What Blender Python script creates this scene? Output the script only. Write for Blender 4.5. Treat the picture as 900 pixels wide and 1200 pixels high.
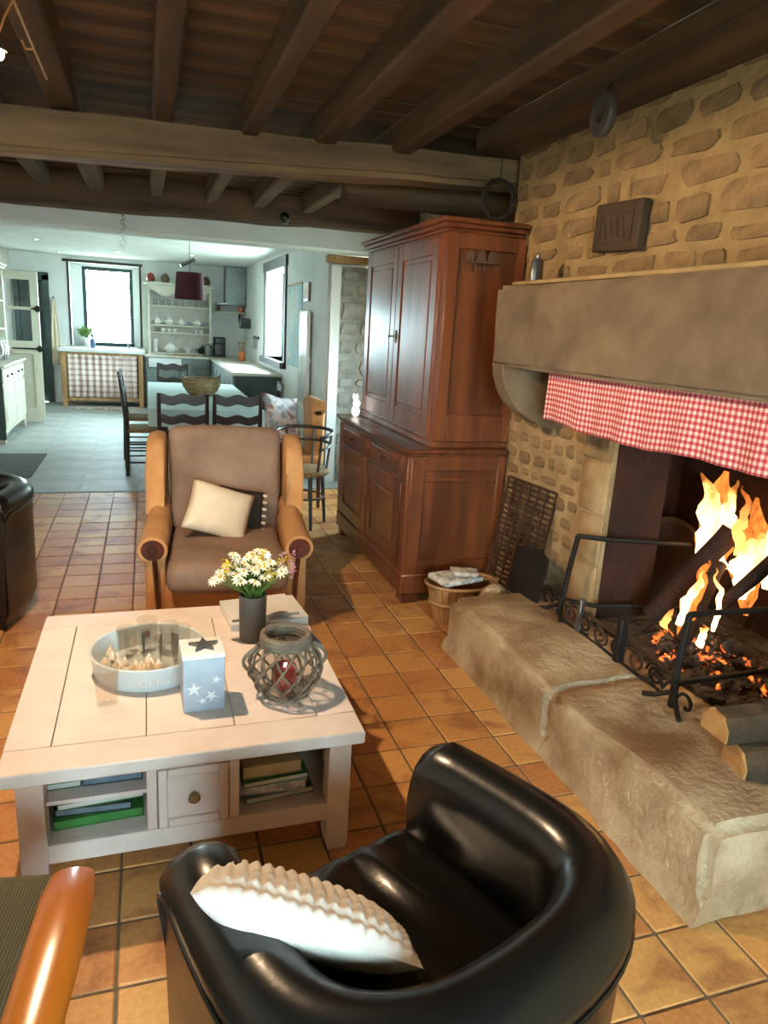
import bpy, bmesh, math, random
from mathutils import Vector, Matrix, noise
random.seed(7)
R = math.radians
PI = math.pi
for o in list(bpy.data.objects): bpy.data.objects.remove(o)
scn = bpy.context.scene
C = scn.collection

# ------------------------------------------------------------------ camera
CAM_H, CAM_F = 1.57, 836.6
YAW, PITCH, ROLL = .3266, .2523, .0582
_f = Vector((math.sin(YAW)*math.cos(PITCH), math.cos(YAW)*math.cos(PITCH), -math.sin(PITCH)))
_r0 = Vector((math.cos(YAW), -math.sin(YAW), 0)); _u0 = _r0.cross(_f)
_r = math.cos(ROLL)*_r0 + math.sin(ROLL)*_u0
_u = -math.sin(ROLL)*_r0 + math.cos(ROLL)*_u0
CP = Vector((0, 0, CAM_H))
cd = bpy.data.cameras.new('camera'); cam = bpy.data.objects.new('camera', cd); C.objects.link(cam)
cd.sensor_fit = 'VERTICAL'; cd.sensor_height = 36; cd.sensor_width = 27; cd.lens = CAM_F*36/1200
cd.clip_start = .02; cd.clip_end = 200
m = Matrix.Identity(4)
for i in range(3):
    m[i][0] = _r[i]; m[i][1] = _u[i]; m[i][2] = -_f[i]; m[i][3] = CP[i]
cam.matrix_world = m
scn.camera = cam
def _ray(x, y): return _f + _r*((x-450)/CAM_F) - _u*((y-600)/CAM_F)
def pX(x, y, v): d = _ray(x, y); return CP + d*(v/d.x)
def pY(x, y, v): d = _ray(x, y); return CP + d*(v/d.y)
def pZ(x, y, v=0.): d = _ray(x, y); return CP + d*((v-CAM_H)/d.z)
def proj(p):
    d = Vector(p)-CP; z = d.dot(_f)
    return (450+CAM_F*d.dot(_r)/z, 600-CAM_F*d.dot(_u)/z, z)

# ------------------------------------------------------------------ world, exposure, daylight
W = bpy.data.worlds.new('world'); scn.world = W; W.use_nodes = True
bg = W.node_tree.nodes['Background']
_nt = W.node_tree; _tc = _nt.nodes.new('ShaderNodeTexCoord'); _sp = _nt.nodes.new('ShaderNodeSeparateXYZ'); _nt.links.new(_tc.outputs['Generated'], _sp.inputs[0])
_rp = _nt.nodes.new('ShaderNodeValToRGB'); _rp.color_ramp.elements[0].position = .40; _rp.color_ramp.elements[0].color = (.20, .26, .22, 1)
_rp.color_ramp.elements[1].position = .52; _rp.color_ramp.elements[1].color = (.72, .95, 1.0, 1)      # overcast sky above, dull ground below
_ma = _nt.nodes.new('ShaderNodeMath'); _ma.operation = 'MULTIPLY_ADD'; _ma.inputs[1].default_value = .5; _ma.inputs[2].default_value = .5
_nt.links.new(_sp.outputs[2], _ma.inputs[0]); _nt.links.new(_ma.outputs[0], _rp.inputs[0]); _nt.links.new(_rp.outputs[0], bg.inputs[0])
bg.inputs[1].default_value = 62.0
vs = scn.view_settings
vs.view_transform = 'Standard'; vs.look = 'None'; vs.gamma = 1; vs.use_curve_mapping = False
vs.exposure = 0.0
def portal(loc, rot, sx, sy):
    l = bpy.data.lights.new('window_portal', 'AREA'); l.shape = 'RECTANGLE'; l.size = sx; l.size_y = sy
    l.cycles.is_portal = True
    o = bpy.data.objects.new('window_portal', l); C.objects.link(o); o.location = loc; o.rotation_euler = rot
LAMP_W = 165.0

# ------------------------------------------------------------------ materials
def S(*c):   # sRGB 0-255 -> linear
    return tuple(((v/255)/12.92 if v/255 <= .04045 else ((v/255+.055)/1.055)**2.4) for v in c)
def newmat(name):
    M = bpy.data.materials.new(name); M.use_nodes = True
    nt = M.node_tree; return M, nt, nt.nodes['Principled BSDF']
def ramp(nt, fac, stops):
    n = nt.nodes.new('ShaderNodeValToRGB'); e = n.color_ramp.elements
    while len(e) < len(stops): e.new(.5)
    for k, (p, c) in enumerate(stops): e[k].position = p; e[k].color = (*c, 1)
    nt.links.new(fac, n.inputs[0]); return n.outputs[0]
def noise_tex(nt, scale, detail=4, vec=None, dist=0., rough=.55):
    n = nt.nodes.new('ShaderNodeTexNoise'); n.inputs['Scale'].default_value = scale
    n.inputs['Detail'].default_value = detail; n.inputs['Distortion'].default_value = dist; n.inputs['Roughness'].default_value = rough
    if vec is not None: nt.links.new(vec, n.inputs['Vector'])
    return n.outputs['Fac']
def coords(nt, scale=(1, 1, 1), kind='Object', rot=(0, 0, 0)):
    t = nt.nodes.new('ShaderNodeTexCoord'); mp = nt.nodes.new('ShaderNodeMapping')
    mp.inputs['Scale'].default_value = scale; mp.inputs['Rotation'].default_value = rot
    nt.links.new(t.outputs[kind], mp.inputs[0]); return mp.outputs[0]
def bump(nt, b, h, strength=.3, dist=.01):
    n = nt.nodes.new('ShaderNodeBump'); n.inputs['Strength'].default_value = strength; n.inputs['Distance'].default_value = dist
    nt.links.new(h, n.inputs['Height']); nt.links.new(n.outputs[0], b.inputs['Normal'])
def mathn(nt, op, a, b=None):
    n = nt.nodes.new('ShaderNodeMath'); n.operation = op
    for k, v in enumerate((a, b)):
        if v is None: continue
        if isinstance(v, (int, float)): n.inputs[k].default_value = v
        else: nt.links.new(v, n.inputs[k])
    return n.outputs[0]
def mix(nt, fac, a, b, mode='MIX'):
    n = nt.nodes.new('ShaderNodeMixRGB'); n.blend_type = mode
    for k, v in enumerate((fac, a, b)):
        if isinstance(v, tuple): n.inputs[k].default_value = (*v, 1)
        elif isinstance(v, (int, float)): n.inputs[k].default_value = v
        else: nt.links.new(v, n.inputs[k])
    return n.outputs[0]
def obrand(nt):
    n = nt.nodes.new('ShaderNodeObjectInfo'); return n.outputs['Random']
def noisy(name, c1, c2, rough=.6, scale=6, bscale=None, bstr=.25, bdist=.005, stretch=(1, 1, 1), metal=0., rnd=0., spec=None, detail=5, lo=.3, hi=.7, coat=0., world=False):
    M, nt, b = newmat(name)
    if world:
        g = nt.nodes.new('ShaderNodeNewGeometry'); mp = nt.nodes.new('ShaderNodeMapping'); mp.inputs['Scale'].default_value = stretch
        nt.links.new(g.outputs['Position'], mp.inputs[0]); v = mp.outputs[0]
    else: v = coords(nt, stretch)
    col = ramp(nt, noise_tex(nt, scale, detail, v), [(lo, c1), (hi, c2)])
    if rnd:
        val = mathn(nt, 'ADD', mathn(nt, 'MULTIPLY', obrand(nt), 2*rnd), 1-rnd)
        h = nt.nodes.new('ShaderNodeHueSaturation'); nt.links.new(val, h.inputs['Value']); nt.links.new(col, h.inputs['Color']); col = h.outputs[0]
    nt.links.new(col, b.inputs['Base Color'])
    b.inputs['Roughness'].default_value = rough; b.inputs['Metallic'].default_value = metal
    if spec is not None: b.inputs['Specular IOR Level'].default_value = spec
    if coat: b.inputs['Coat Weight'].default_value = coat; b.inputs['Coat Roughness'].default_value = .2
    if bscale: bump(nt, b, noise_tex(nt, bscale, 6, v), bstr, bdist)
    return M
def emit(name, c, s):
    M, nt, b = newmat(name); b.inputs['Base Color'].default_value = (*c, 1)
    b.inputs['Emission Color'].default_value = (*c, 1); b.inputs['Emission Strength'].default_value = s; return M
def wood(name, c1, c2, axis='x', rough=.5, rnd=.12, grain=14, bstr=.25, world=False, coat=0.):
    st = {'x': (.12, 1, 1), 'y': (1, .12, 1), 'z': (1, 1, .12)}[axis]
    return noisy(name, c1, c2, rough, grain, grain*3, bstr, .004, st, rnd=rnd, world=world, coat=coat, lo=.38, hi=.62)

M = {}
M['grout'] = noisy('grout', S(120, 100, 78), S(92, 78, 60), .9, 20)
def tile_mat():
    Mt, nt, b = newmat('terracotta_tile')
    g = nt.nodes.new('ShaderNodeNewGeometry')
    mp = nt.nodes.new('ShaderNodeMapping'); mp.inputs['Location'].default_value = (-1.0929/.2, -3.2799/.2, 0); mp.inputs['Scale'].default_value = (5, 5, 0)
    nt.links.new(g.outputs['Position'], mp.inputs[0])
    fl = nt.nodes.new('ShaderNodeVectorMath'); fl.operation = 'FLOOR'; nt.links.new(mp.outputs[0], fl.inputs[0])
    wn = nt.nodes.new('ShaderNodeTexWhiteNoise'); wn.noise_dimensions = '3D'; nt.links.new(fl.outputs[0], wn.inputs['Vector'])
    base = ramp(nt, wn.outputs['Value'], [(0, S(178, 108, 52)), (.35, S(202, 142, 76)), (.7, S(214, 160, 92)), (1, S(184, 110, 58))])
    add = nt.nodes.new('ShaderNodeVectorMath'); add.operation = 'MULTIPLY_ADD'
    nt.links.new(wn.outputs['Color'], add.inputs[0]); add.inputs[1].default_value = (9, 9, 9); nt.links.new(mp.outputs[0], add.inputs[2])
    sc = noise_tex(nt, 1.1, 3, add.outputs[0], .6)
    scorch = ramp(nt, sc, [(.50, (0, 0, 0)), (.68, (1, 1, 1))])
    col = mix(nt, mathn(nt, 'MULTIPLY', scorch, .8), base, S(132, 62, 26))
    col = mix(nt, .25, col, ramp(nt, noise_tex(nt, 60, 4, g.outputs['Position']), [(.3, S(150, 105, 60)), (.7, S(225, 180, 120))]))
    nt.links.new(col, b.inputs['Base Color'])
    b.inputs['Roughness'].default_value = .55
    bump(nt, b, noise_tex(nt, 25, 3, g.outputs['Position']), .12, .006)
    return Mt
M['tile'] = tile_mat()
M['kfloor'] = noisy('kitchen_floor', S(170, 174, 168), S(142, 147, 142), .6, 3, 12, .05, rnd=.03)
M['plaster'] = noisy('white_plaster', S(226, 228, 224), S(212, 214, 210), .85, 3, 25, .12)
M['plaster_wall'] = noisy('limewashed_plaster', S(205, 200, 188), S(180, 172, 158), .9, 3, 18, .2)
M['ochre'] = noisy('ochre_mortar', S(180, 152, 106), S(144, 118, 78), .95, 7, 35, .6, .015)
M['palemortar'] = noisy('pale_mortar', S(186, 158, 116), S(148, 118, 80), .95, 8, 35, .5, .01)
M['stone'] = noisy('rubble_stone', S(160, 130, 88), S(112, 92, 66), .9, 9, 24, .9, .02, rnd=.22)
M['stonegrey'] = noisy('grey_stone', S(168, 168, 160), S(120, 122, 116), .9, 6, 22, .7, .02, rnd=.15)
M['granite'] = noisy('granite_mantel', S(132, 112, 86), S(90, 74, 55), .85, 5, 60, .45, .008, detail=9, lo=.25, hi=.75)
M['hearth'] = noisy('hearth_granite', S(196, 174, 140), S(128, 96, 62), .7, 3.2, 26, .9, .02, detail=10, lo=.36, hi=.64)
M['soot'] = noisy('sooty_firebrick', S(70, 36, 22), S(28, 18, 14), .95, 5, 20, .6, .02)
M['beam'] = wood('oak_beam', S(150, 118, 82), S(100, 76, 52), 'x', .75, .05, 7, .6)
M['beamdark'] = wood('dark_beam', S(104, 78, 54), S(66, 48, 34), 'x', .8, .05, 7, .6)
M['joist'] = wood('oak_joist', S(100, 74, 48), S(62, 45, 30), 'y', .8, .12, 8, .6)
M['plank'] = wood('ceiling_plank', S(112, 82, 52), S(68, 50, 34), 'x', .8, .22, 7, .5)
M['cherry'] = wood('cherry_wood', S(126, 70, 36), S(86, 44, 22), 'z', .33, .04, 9, .08, coat=.25)
M['cherrydark'] = wood('cherry_wood_cross_grain', S(120, 66, 35), S(82, 42, 21), 'y', .35, .04, 9, .08, coat=.25)
M['whitepaint'] = noisy('white_painted_wood', S(226, 214, 205), S(214, 201, 192), .45, 10, 60, .06, rnd=.02)
M['whiteglaze'] = noisy('white_enamel', S(225, 228, 226), S(214, 218, 218), .2, 6)
M['trayblue'] = noisy('pale_blue_enamel', S(206, 216, 218), S(192, 204, 208), .3, 6)
M['shell'] = noisy('shell', S(240, 228, 208), S(220, 198, 172), .5, 20, 40, .3)
M['tinblue'] = noisy('pale_blue_tin', S(176, 186, 196), S(146, 158, 172), .45, 9, rnd=.02)
M['tinwhite'] = noisy('tin_white', S(228, 228, 226), S(208, 210, 212), .5, 9)
M['grey_metal'] = noisy('pewter', S(128, 130, 130), S(96, 98, 98), .35, 10, metal=.8)
M['vase'] = noisy('dark_grey_vase', S(84, 78, 72), S(58, 54, 50), .5, 8)
M['leather'] = noisy('black_leather', S(22, 21, 19), S(13, 13, 12), .27, 10, 55, .10, .004, spec=.6)
M['leatherfold'] = noisy('black_leather_creased', S(24, 23, 20), S(14, 14, 12), .22, 10, 30, .12, .006, (1, 1, 1), spec=.65)
M['knit'] = noisy('white_knit', S(222, 214, 204), S(200, 192, 182), .9, 30)
M['cream'] = noisy('cream_cotton', S(228, 212, 186), S(212, 194, 166), .9, 8, 120, .2)
M['velour'] = noisy('tan_velour', S(200, 150, 96), S(176, 124, 76), .9, 6, 80, .1)
M['brownvel'] = noisy('brown_velour', S(152, 126, 106), S(118, 94, 78), .92, 4, 80, .12)
M['redwood'] = wood('dark_red_wood', S(88, 40, 22), S(60, 26, 14), 'z', .3, .05, 10, .1, coat=.3)
M['honey'] = wood('honey_wood', S(190, 108, 32), S(150, 78, 18), 'y', .25, 0, 7, .05, coat=.5)
def cord_mat():
    Mt, nt, b = newmat('corduroy')
    v = coords(nt)
    w = nt.nodes.new('ShaderNodeTexWave'); w.inputs['Scale'].default_value = 55; w.bands_direction = 'X'; nt.links.new(v, w.inputs['Vector'])
    col = ramp(nt, w.outputs['Fac'], [(0, S(70, 68, 50)), (1, S(102, 100, 78))])
    nt.links.new(col, b.inputs['Base Color']); b.inputs['Roughness'].default_value = .95
    bump(nt, b, w.outputs['Fac'], .5, .004); return Mt
M['cord'] = cord_mat()
M['iron'] = noisy('wrought_iron', S(46, 40, 36), S(26, 23, 21), .6, 10, 40, .4, metal=.5)
M['rustiron'] = noisy('rusty_iron', S(86, 58, 40), S(50, 36, 28), .75, 12, 40, .4, metal=.3)
M['bark'] = noisy('log_bark', S(96, 74, 50), S(48, 38, 26), .95, 9, 14, 1., .03, (1, 1, 1))
M['cutwood'] = noisy('split_wood', S(190, 142, 84), S(150, 104, 58), .9, 12, 30, .4, .01)
M['charred'] = noisy('charred_log', S(62, 32, 20), S(26, 16, 12), .95, 7, 16, 1., .02)
def ember_mat():
    Mt, nt, b = newmat('embers')
    n = noise_tex(nt, 16, 4, coords(nt))
    nt.links.new(ramp(nt, n, [(.4, S(40, 34, 30)), (.6, S(92, 84, 76))]), b.inputs['Base Color'])
    b.inputs['Emission Color'].default_value = (1, .16, .02, 1)
    nt.links.new(mathn(nt, 'MULTIPLY', ramp(nt, n, [(.55, (0, 0, 0)), (.70, (1, 1, 1))]), 4), b.inputs['Emission Strength'])
    b.inputs['Roughness'].default_value = .95; return Mt
M['ember'] = ember_mat()
M['ash'] = noisy('ash', S(104, 94, 84), S(44, 38, 34), .98, 14, 30, .8, .02)
def flame_mat(name, core, edge, strength):
    Mt, nt, b = newmat(name); nt.nodes.remove(b); out = nt.nodes['Material Output']
    t = nt.nodes.new('ShaderNodeTexCoord'); sp = nt.nodes.new('ShaderNodeSeparateXYZ'); nt.links.new(t.outputs['Generated'], sp.inputs[0])
    mp = nt.nodes.new('ShaderNodeMapping'); mp.inputs['Scale'].default_value = (9, 9, 4); nt.links.new(t.outputs['Object'], mp.inputs[0])
    n = noise_tex(nt, 1.6, 3, mp.outputs[0], .8)
    h = mathn(nt, 'ADD', sp.outputs[2], mathn(nt, 'MULTIPLY', mathn(nt, 'SUBTRACT', n, .5), .9))
    em = nt.nodes.new('ShaderNodeEmission'); nt.links.new(ramp(nt, h, [(.0, core), (.5, core), (.95, edge)]), em.inputs[0])
    nt.links.new(mathn(nt, 'MULTIPLY', ramp(nt, h, [(.1, (1, 1, 1)), (.95, (.22, .22, .22))]), strength), em.inputs[1])
    tr = nt.nodes.new('ShaderNodeBsdfTransparent'); mx = nt.nodes.new('ShaderNodeMixShader')
    nt.links.new(ramp(nt, h, [(.62, (0, 0, 0)), (1.0, (.85, .85, .85))]), mx.inputs[0]); nt.links.new(em.outputs[0], mx.inputs[1]); nt.links.new(tr.outputs[0], mx.inputs[2])
    nt.links.new(mx.outputs[0], out.inputs['Surface']); return Mt
M['flame'] = flame_mat('flame', (1., .62, .26), (1., .30, .05), 9)
M['flame2'] = flame_mat('flame_orange', (1., .42, .10), (1., .18, .02), 3.2)
def halo_mat():
    Mt, nt, b = newmat('flame_fringe'); nt.nodes.remove(b); out = nt.nodes['Material Output']
    t = nt.nodes.new('ShaderNodeTexCoord'); mp = nt.nodes.new('ShaderNodeMapping'); mp.inputs['Scale'].default_value = (14, 14, 4); nt.links.new(t.outputs['Object'], mp.inputs[0])
    n = noise_tex(nt, 1.4, 3, mp.outputs[0], 1.2)
    em = nt.nodes.new('ShaderNodeEmission'); em.inputs[0].default_value = (1, .26, .04, 1); em.inputs[1].default_value = 2.4
    tr = nt.nodes.new('ShaderNodeBsdfTransparent'); mx = nt.nodes.new('ShaderNodeMixShader')
    nt.links.new(ramp(nt, n, [(.38, (.92, .92, .92)), (.62, (.45, .45, .45))]), mx.inputs[0]); nt.links.new(em.outputs[0], mx.inputs[1]); nt.links.new(tr.outputs[0], mx.inputs[2])
    nt.links.new(mx.outputs[0], out.inputs['Surface']); return Mt
M['fringe'] = halo_mat()
def gingham():
    Mt, nt, b = newmat('red_gingham')
    t = nt.nodes.new('ShaderNodeTexCoord'); sp = nt.nodes.new('ShaderNodeSeparateXYZ'); nt.links.new(t.outputs['UV'], sp.inputs[0])
    def stripe(o): return mathn(nt, 'GREATER_THAN', mathn(nt, 'FRACT', o), .5)
    s = mathn(nt, 'MULTIPLY', mathn(nt, 'ADD', stripe(sp.outputs[0]), stripe(sp.outputs[1])), .5)
    nt.links.new(ramp(nt, s, [(0, S(238, 212, 200)), (.5, S(208, 116, 116)), (1, S(172, 52, 64))]), b.inputs['Base Color'])
    b.inputs['Roughness'].default_value = .95; return Mt
M['gingham'] = gingham()
def patch_mat(name, stops, scale, rough=.9):
    Mt, nt, b = newmat(name)
    v = nt.nodes.new('ShaderNodeTexVoronoi'); v.inputs['Scale'].default_value = scale; nt.links.new(coords(nt), v.inputs['Vector'])
    sp = nt.nodes.new('ShaderNodeSeparateColor'); nt.links.new(v.outputs['Color'], sp.inputs[0])
    r = ramp(nt, sp.outputs[0], stops); r.node.color_ramp.interpolation = 'CONSTANT'
    nt.links.new(r, b.inputs['Base Color']); b.inputs['Roughness'].default_value = rough; return Mt
def plaid_mat():
    Mt, nt, b = newmat('patterned_curtain')
    sp = nt.nodes.new('ShaderNodeSeparateXYZ'); nt.links.new(coords(nt), sp.inputs[0])
    a = mathn(nt, 'FRACT', mathn(nt, 'MULTIPLY', sp.outputs[0], 9)); c = mathn(nt, 'FRACT', mathn(nt, 'MULTIPLY', sp.outputs[2], 11))
    s = mathn(nt, 'ADD', mathn(nt, 'MULTIPLY', mathn(nt, 'GREATER_THAN', a, .55), .33), mathn(nt, 'MULTIPLY', mathn(nt, 'GREATER_THAN', c, .6), .33))
    s = mathn(nt, 'ADD', s, mathn(nt, 'MULTIPLY', noise_tex(nt, 22, 2, coords(nt)), .34))
    nt.links.new(ramp(nt, s, [(.12, S(238, 230, 220)), (.42, S(222, 198, 188)), (.62, S(206, 160, 150)), (.85, S(160, 140, 138))]), b.inputs['Base Color'])
    b.inputs['Roughness'].default_value = .95; return Mt
M['plaid'] = plaid_mat()
M['floral'] = patch_mat('floral_print', [(0, S(206, 206, 206)), (.35, S(150, 168, 184)), (.55, S(214, 208, 204)), (.7, S(160, 132, 124)), (.85, S(186, 190, 196))], 26)
M['ragrug'] = patch_mat('rag_rug', [(0, S(214, 200, 190)), (.3, S(170, 110, 96)), (.5, S(130, 140, 140)), (.7, S(200, 180, 150))], 24)
M['map'] = patch_mat('faded_map_print', [(0, S(150, 182, 188)), (.4, S(172, 190, 178)), (.6, S(160, 172, 158)), (.8, S(186, 196, 186))], 5, .7)
M['creampaint'] = noisy('cream_painted_wood', S(214, 210, 190), S(198, 194, 172), .5, 6)
M['darkgreen'] = noisy('dark_green_paint', S(50, 68, 64), S(38, 52, 50), .5, 6)
M['teal'] = noisy('dark_teal_frame', S(36, 60, 64), S(28, 46, 50), .45, 6)
M['darkwood'] = wood('dark_stained_wood', S(44, 36, 30), S(28, 23, 20), 'z', .45, .08, 10, .15)
M['rush'] = noisy('rush_seat', S(150, 122, 78), S(110, 86, 52), .9, 30, 60, .5)
M['oakpale'] = wood('pale_oak', S(178, 138, 92), S(140, 104, 66), 'z', .6, .05, 10, .15)
M['cloth'] = noisy('grey_green_tablecloth', S(168, 184, 176), S(148, 166, 160), .85, 5)
M['greycab'] = noisy('grey_cabinet', S(112, 124, 122), S(96, 108, 106), .5, 5)
M['worktop'] = noisy('pale_worktop', S(206, 200, 186), S(186, 180, 166), .4, 7)
M['steel'] = noisy('brushed_steel', S(128, 132, 130), S(104, 108, 106), .32, 6, metal=.85)
M['blackplastic'] = noisy('black_plastic', S(30, 32, 34), S(22, 24, 26), .35, 8)
M['wicker'] = noisy('wicker', S(160, 142, 104), S(112, 96, 66), .85, 18, 40, .6, .01)
M['greywicker'] = noisy('grey_willow', S(122, 108, 90), S(82, 72, 60), .8, 22, 60, .4, .004)
M['maroon'] = noisy('maroon_fabric_shade', S(84, 30, 34), S(60, 20, 26), .9, 10)
M['jarred'] = noisy('red_glaze', S(140, 50, 44), S(104, 34, 32), .35, 8)
M['jarbrown'] = noisy('brown_glaze', S(110, 84, 64), S(84, 62, 48), .35, 8)
M['china'] = noisy('white_china', S(240, 238, 232), S(228, 226, 220), .2, 6)
M['bluechina'] = noisy('blue_china', S(150, 166, 196), S(196, 202, 214), .25, 40)
M['paper'] = noisy('newsprint', S(222, 216, 204), S(160, 154, 146), .8, 26, lo=.42, hi=.62)
M['bookwhite'] = noisy('white_cover', S(216, 214, 210), S(196, 194, 190), .5, 6)
M['bookgreen'] = noisy('green_cover', S(70, 140, 64), S(44, 104, 48), .5, 9)
M['bookblue'] = noisy('blue_grey_cover', S(120, 136, 148), S(84, 100, 114), .5, 9)
M['bookdark'] = noisy('dark_cover', S(50, 54, 58), S(34, 36, 40), .5, 9)
M['booktan'] = noisy('tan_cover', S(196, 164, 112), S(170, 138, 90), .6, 9)
M['candle'] = noisy('red_candle', S(168, 36, 34), S(140, 26, 28), .4, 6)
M['leaf'] = noisy('leaf_green', S(96, 128, 44), S(58, 92, 30), .7, 14, rnd=.2)
M['petal'] = noisy('white_petal', S(248, 244, 230), S(234, 228, 208), .8, 14)
M['yellow'] = noisy('yellow_flower', S(214, 190, 60), S(186, 156, 40), .8, 20)
M['mauve'] = noisy('mauve_flower', S(190, 140, 150), S(160, 108, 126), .8, 20)
M['darkmat'] = noisy('grey_mat', S(92, 96, 92), S(72, 76, 72), .95, 20, 60, .3)
M['copper'] = noisy('copper_cable', S(214, 160, 96), S(190, 132, 74), .35, 10, metal=.6)
M['brass'] = noisy('aged_brass', S(150, 136, 96), S(116, 104, 72), .35, 12, metal=.8)
M['plaque'] = noisy('dark_wood_plaque', S(84, 66, 46), S(58, 44, 30), .75, 10, 30, .4)
M['twig'] = noisy('dark_twig', S(56, 46, 36), S(34, 28, 22), .9, 15)
M['orange'] = noisy('orange_pack', S(206, 120, 70), S(180, 96, 54), .5, 8)
M['blueglass'] = noisy('blue_bottle', S(70, 96, 130), S(50, 76, 110), .2, 8)
M['pink'] = noisy('pink_cloth', S(214, 110, 124), S(196, 90, 106), .9, 8)
def glass(name, c, rough=.0, alpha=.12):
    Mt, nt, b = newmat(name); nt.nodes.remove(b); out = nt.nodes['Material Output']
    tr = nt.nodes.new('ShaderNodeBsdfTransparent'); tr.inputs[0].default_value = (*c, 1)
    gl = nt.nodes.new('ShaderNodeBsdfGlossy'); gl.inputs['Roughness'].default_value = max(.03, rough)
    mx = nt.nodes.new('ShaderNodeMixShader'); mx.inputs[0].default_value = alpha
    nt.links.new(tr.outputs[0], mx.inputs[1]); nt.links.new(gl.outputs[0], mx.inputs[2]); nt.links.new(mx.outputs[0], out.inputs[0]); return Mt
M['pane'] = glass('window_glass', (.97, .99, 1), 0, .04)
M['glass'] = glass('drinking_glass', (.99, .995, .993), .02, .08)
_g = M['glass'].node_tree; _d = _g.nodes.new('ShaderNodeBsdfTranslucent'); _d.inputs[0].default_value = (.9, .92, .9, 1); _d2 = _g.nodes.new('ShaderNodeMixShader'); _d2.inputs[0].default_value = .03
_o = _g.nodes['Material Output']; _g.links.new(_o.inputs[0].links[0].from_socket, _d2.inputs[1]); _g.links.new(_d.outputs[0], _d2.inputs[2]); _g.links.new(_d2.outputs[0], _o.inputs[0])
M['lampglow'] = emit('halogen_bulb', (1, .82, .58), 60)
M['spotglow'] = emit('recessed_spot_glow', (1, .96, .9), 14)
M['figurine_glow'] = emit('added_figurine_glow', (1, .97, .92), 2.2)  # emission added to a white figurine to imitate strong light on it

# ------------------------------------------------------------------ mesh helpers
def bmn(): return bmesh.new()
def box(bm, x0, x1, y0, y1, z0, z1, bev=0., seg=1):
    g = bmesh.ops.create_cube(bm, size=1)['verts']
    for v in g: v.co = Vector(((x0+x1)/2+v.co.x*(x1-x0), (y0+y1)/2+v.co.y*(y1-y0), (z0+z1)/2+v.co.z*(z1-z0)))
    if bev:
        es = list({e for v in g for e in v.link_edges})
        bmesh.ops.bevel(bm, geom=es, offset=bev, segments=seg, profile=.6, affect='EDGES')
    return bm
def tube(bm, pts, r, n=8, cap=True, closed=False):
    pts = [Vector(p) for p in pts]; N = len(pts)
    rs = r if isinstance(r, (list, tuple)) else [r]*N
    rings = []; up = None
    for i, p in enumerate(pts):
        if closed: t = (pts[(i+1) % N]-pts[i-1])
        else: t = (pts[min(i+1, N-1)]-pts[max(i-1, 0)])
        t.normalize()
        if up is None:
            up = Vector((0, 0, 1)) if abs(t.z) < .9 else Vector((1, 0, 0))
        a = t.cross(up)
        if a.length < 1e-5: a = t.cross(Vector((0, 1, .1)))
        a.normalize(); b = a.cross(t).normalized(); up = b
        ring = []
        for k in range(n):
            th = 2*PI*k/n; rr = rs[i]
            ra, rb = rr if isinstance(rr, tuple) else (rr, rr)
            ring.append(bm.verts.new(p + a*math.cos(th)*ra + b*math.sin(th)*rb))
        rings.append(ring)
    M2 = N if closed else N-1
    for i in range(M2):
        A, B = rings[i], rings[(i+1) % N]
        for k in range(n): bm.faces.new((A[k], A[(k+1) % n], B[(k+1) % n], B[k]))
    if cap and not closed:
        bm.faces.new(rings[0][::-1]); bm.faces.new(rings[-1])
    return bm
def lathe(bm, prof, n=20, c=(0, 0, 0), sx=1., sy=1., closed=False):
    rings = []
    for (r, z) in prof:
        rings.append([bm.verts.new((c[0]+max(r, 1e-4)*math.cos(2*PI*k/n)*sx, c[1]+max(r, 1e-4)*math.sin(2*PI*k/n)*sy, c[2]+z)) for k in range(n)])
    for A, B in zip(rings, rings[1:]+([rings[0]] if closed else [])):
        for k in range(n): bm.faces.new((A[k], A[(k+1) % n], B[(k+1) % n], B[k]))
    if closed: return bm
    bm.faces.new(rings[0][::-1]); bm.faces.new(rings[-1]); return bm
def prism(bm, poly, axis, a, b, bev=0.):
    """poly: list of 2D points; extruded along axis from a to b. axis x: (y,z); y: (x,z); z: (x,y)"""
    def P3(p, t): return {'x': (t, p[0], p[1]), 'y': (p[0], t, p[1]), 'z': (p[0], p[1], t)}[axis]
    A = [bm.verts.new(P3(p, a)) for p in poly]; B = [bm.verts.new(P3(p, b)) for p in poly]
    n = len(poly); f1 = bm.faces.new(A[::-1]); f2 = bm.faces.new(B); fs = [f1, f2]
    for k in range(n): fs.append(bm.faces.new((A[k], A[(k+1) % n], B[(k+1) % n], B[k])))
    if bev: bmesh.ops.bevel(bm, geom=list(f1.edges)+list(f2.edges), offset=bev, segments=2, profile=.6, affect='EDGES')
    return bm
def pillow(bm, w, d, h, n=12, p=3.2, pinch=.0):
    """cushion lying in XY, centred, thickness h"""
    for sgn in (1, -1):
        g = [[None]*(n+1) for _ in range(n+1)]
        for i in range(n+1):
            for j in range(n+1):
                u, v = -1+2*i/n, -1+2*j/n
                t = max(0, (1-abs(u)**p))**.55*max(0, (1-abs(v)**p))**.55
                cu = 1-pinch*(1-u*u)*0-pinch*abs(v)**2*(1-abs(u)**2); cv = 1-pinch*abs(u)**2*(1-abs(v)**2)
                g[i][j] = bm.verts.new((u*w/2*(1-pinch*(1-v*v)*abs(u)), v*d/2*(1-pinch*(1-u*u)*abs(v)), sgn*(h/2*t+.001)))
        for i in range(n):
            for j in range(n):
                q = (g[i][j], g[i+1][j], g[i+1][j+1], g[i][j+1]); bm.faces.new(q if sgn > 0 else q[::-1])
    bmesh.ops.remove_doubles(bm, verts=bm.verts, dist=.004); return bm
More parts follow.
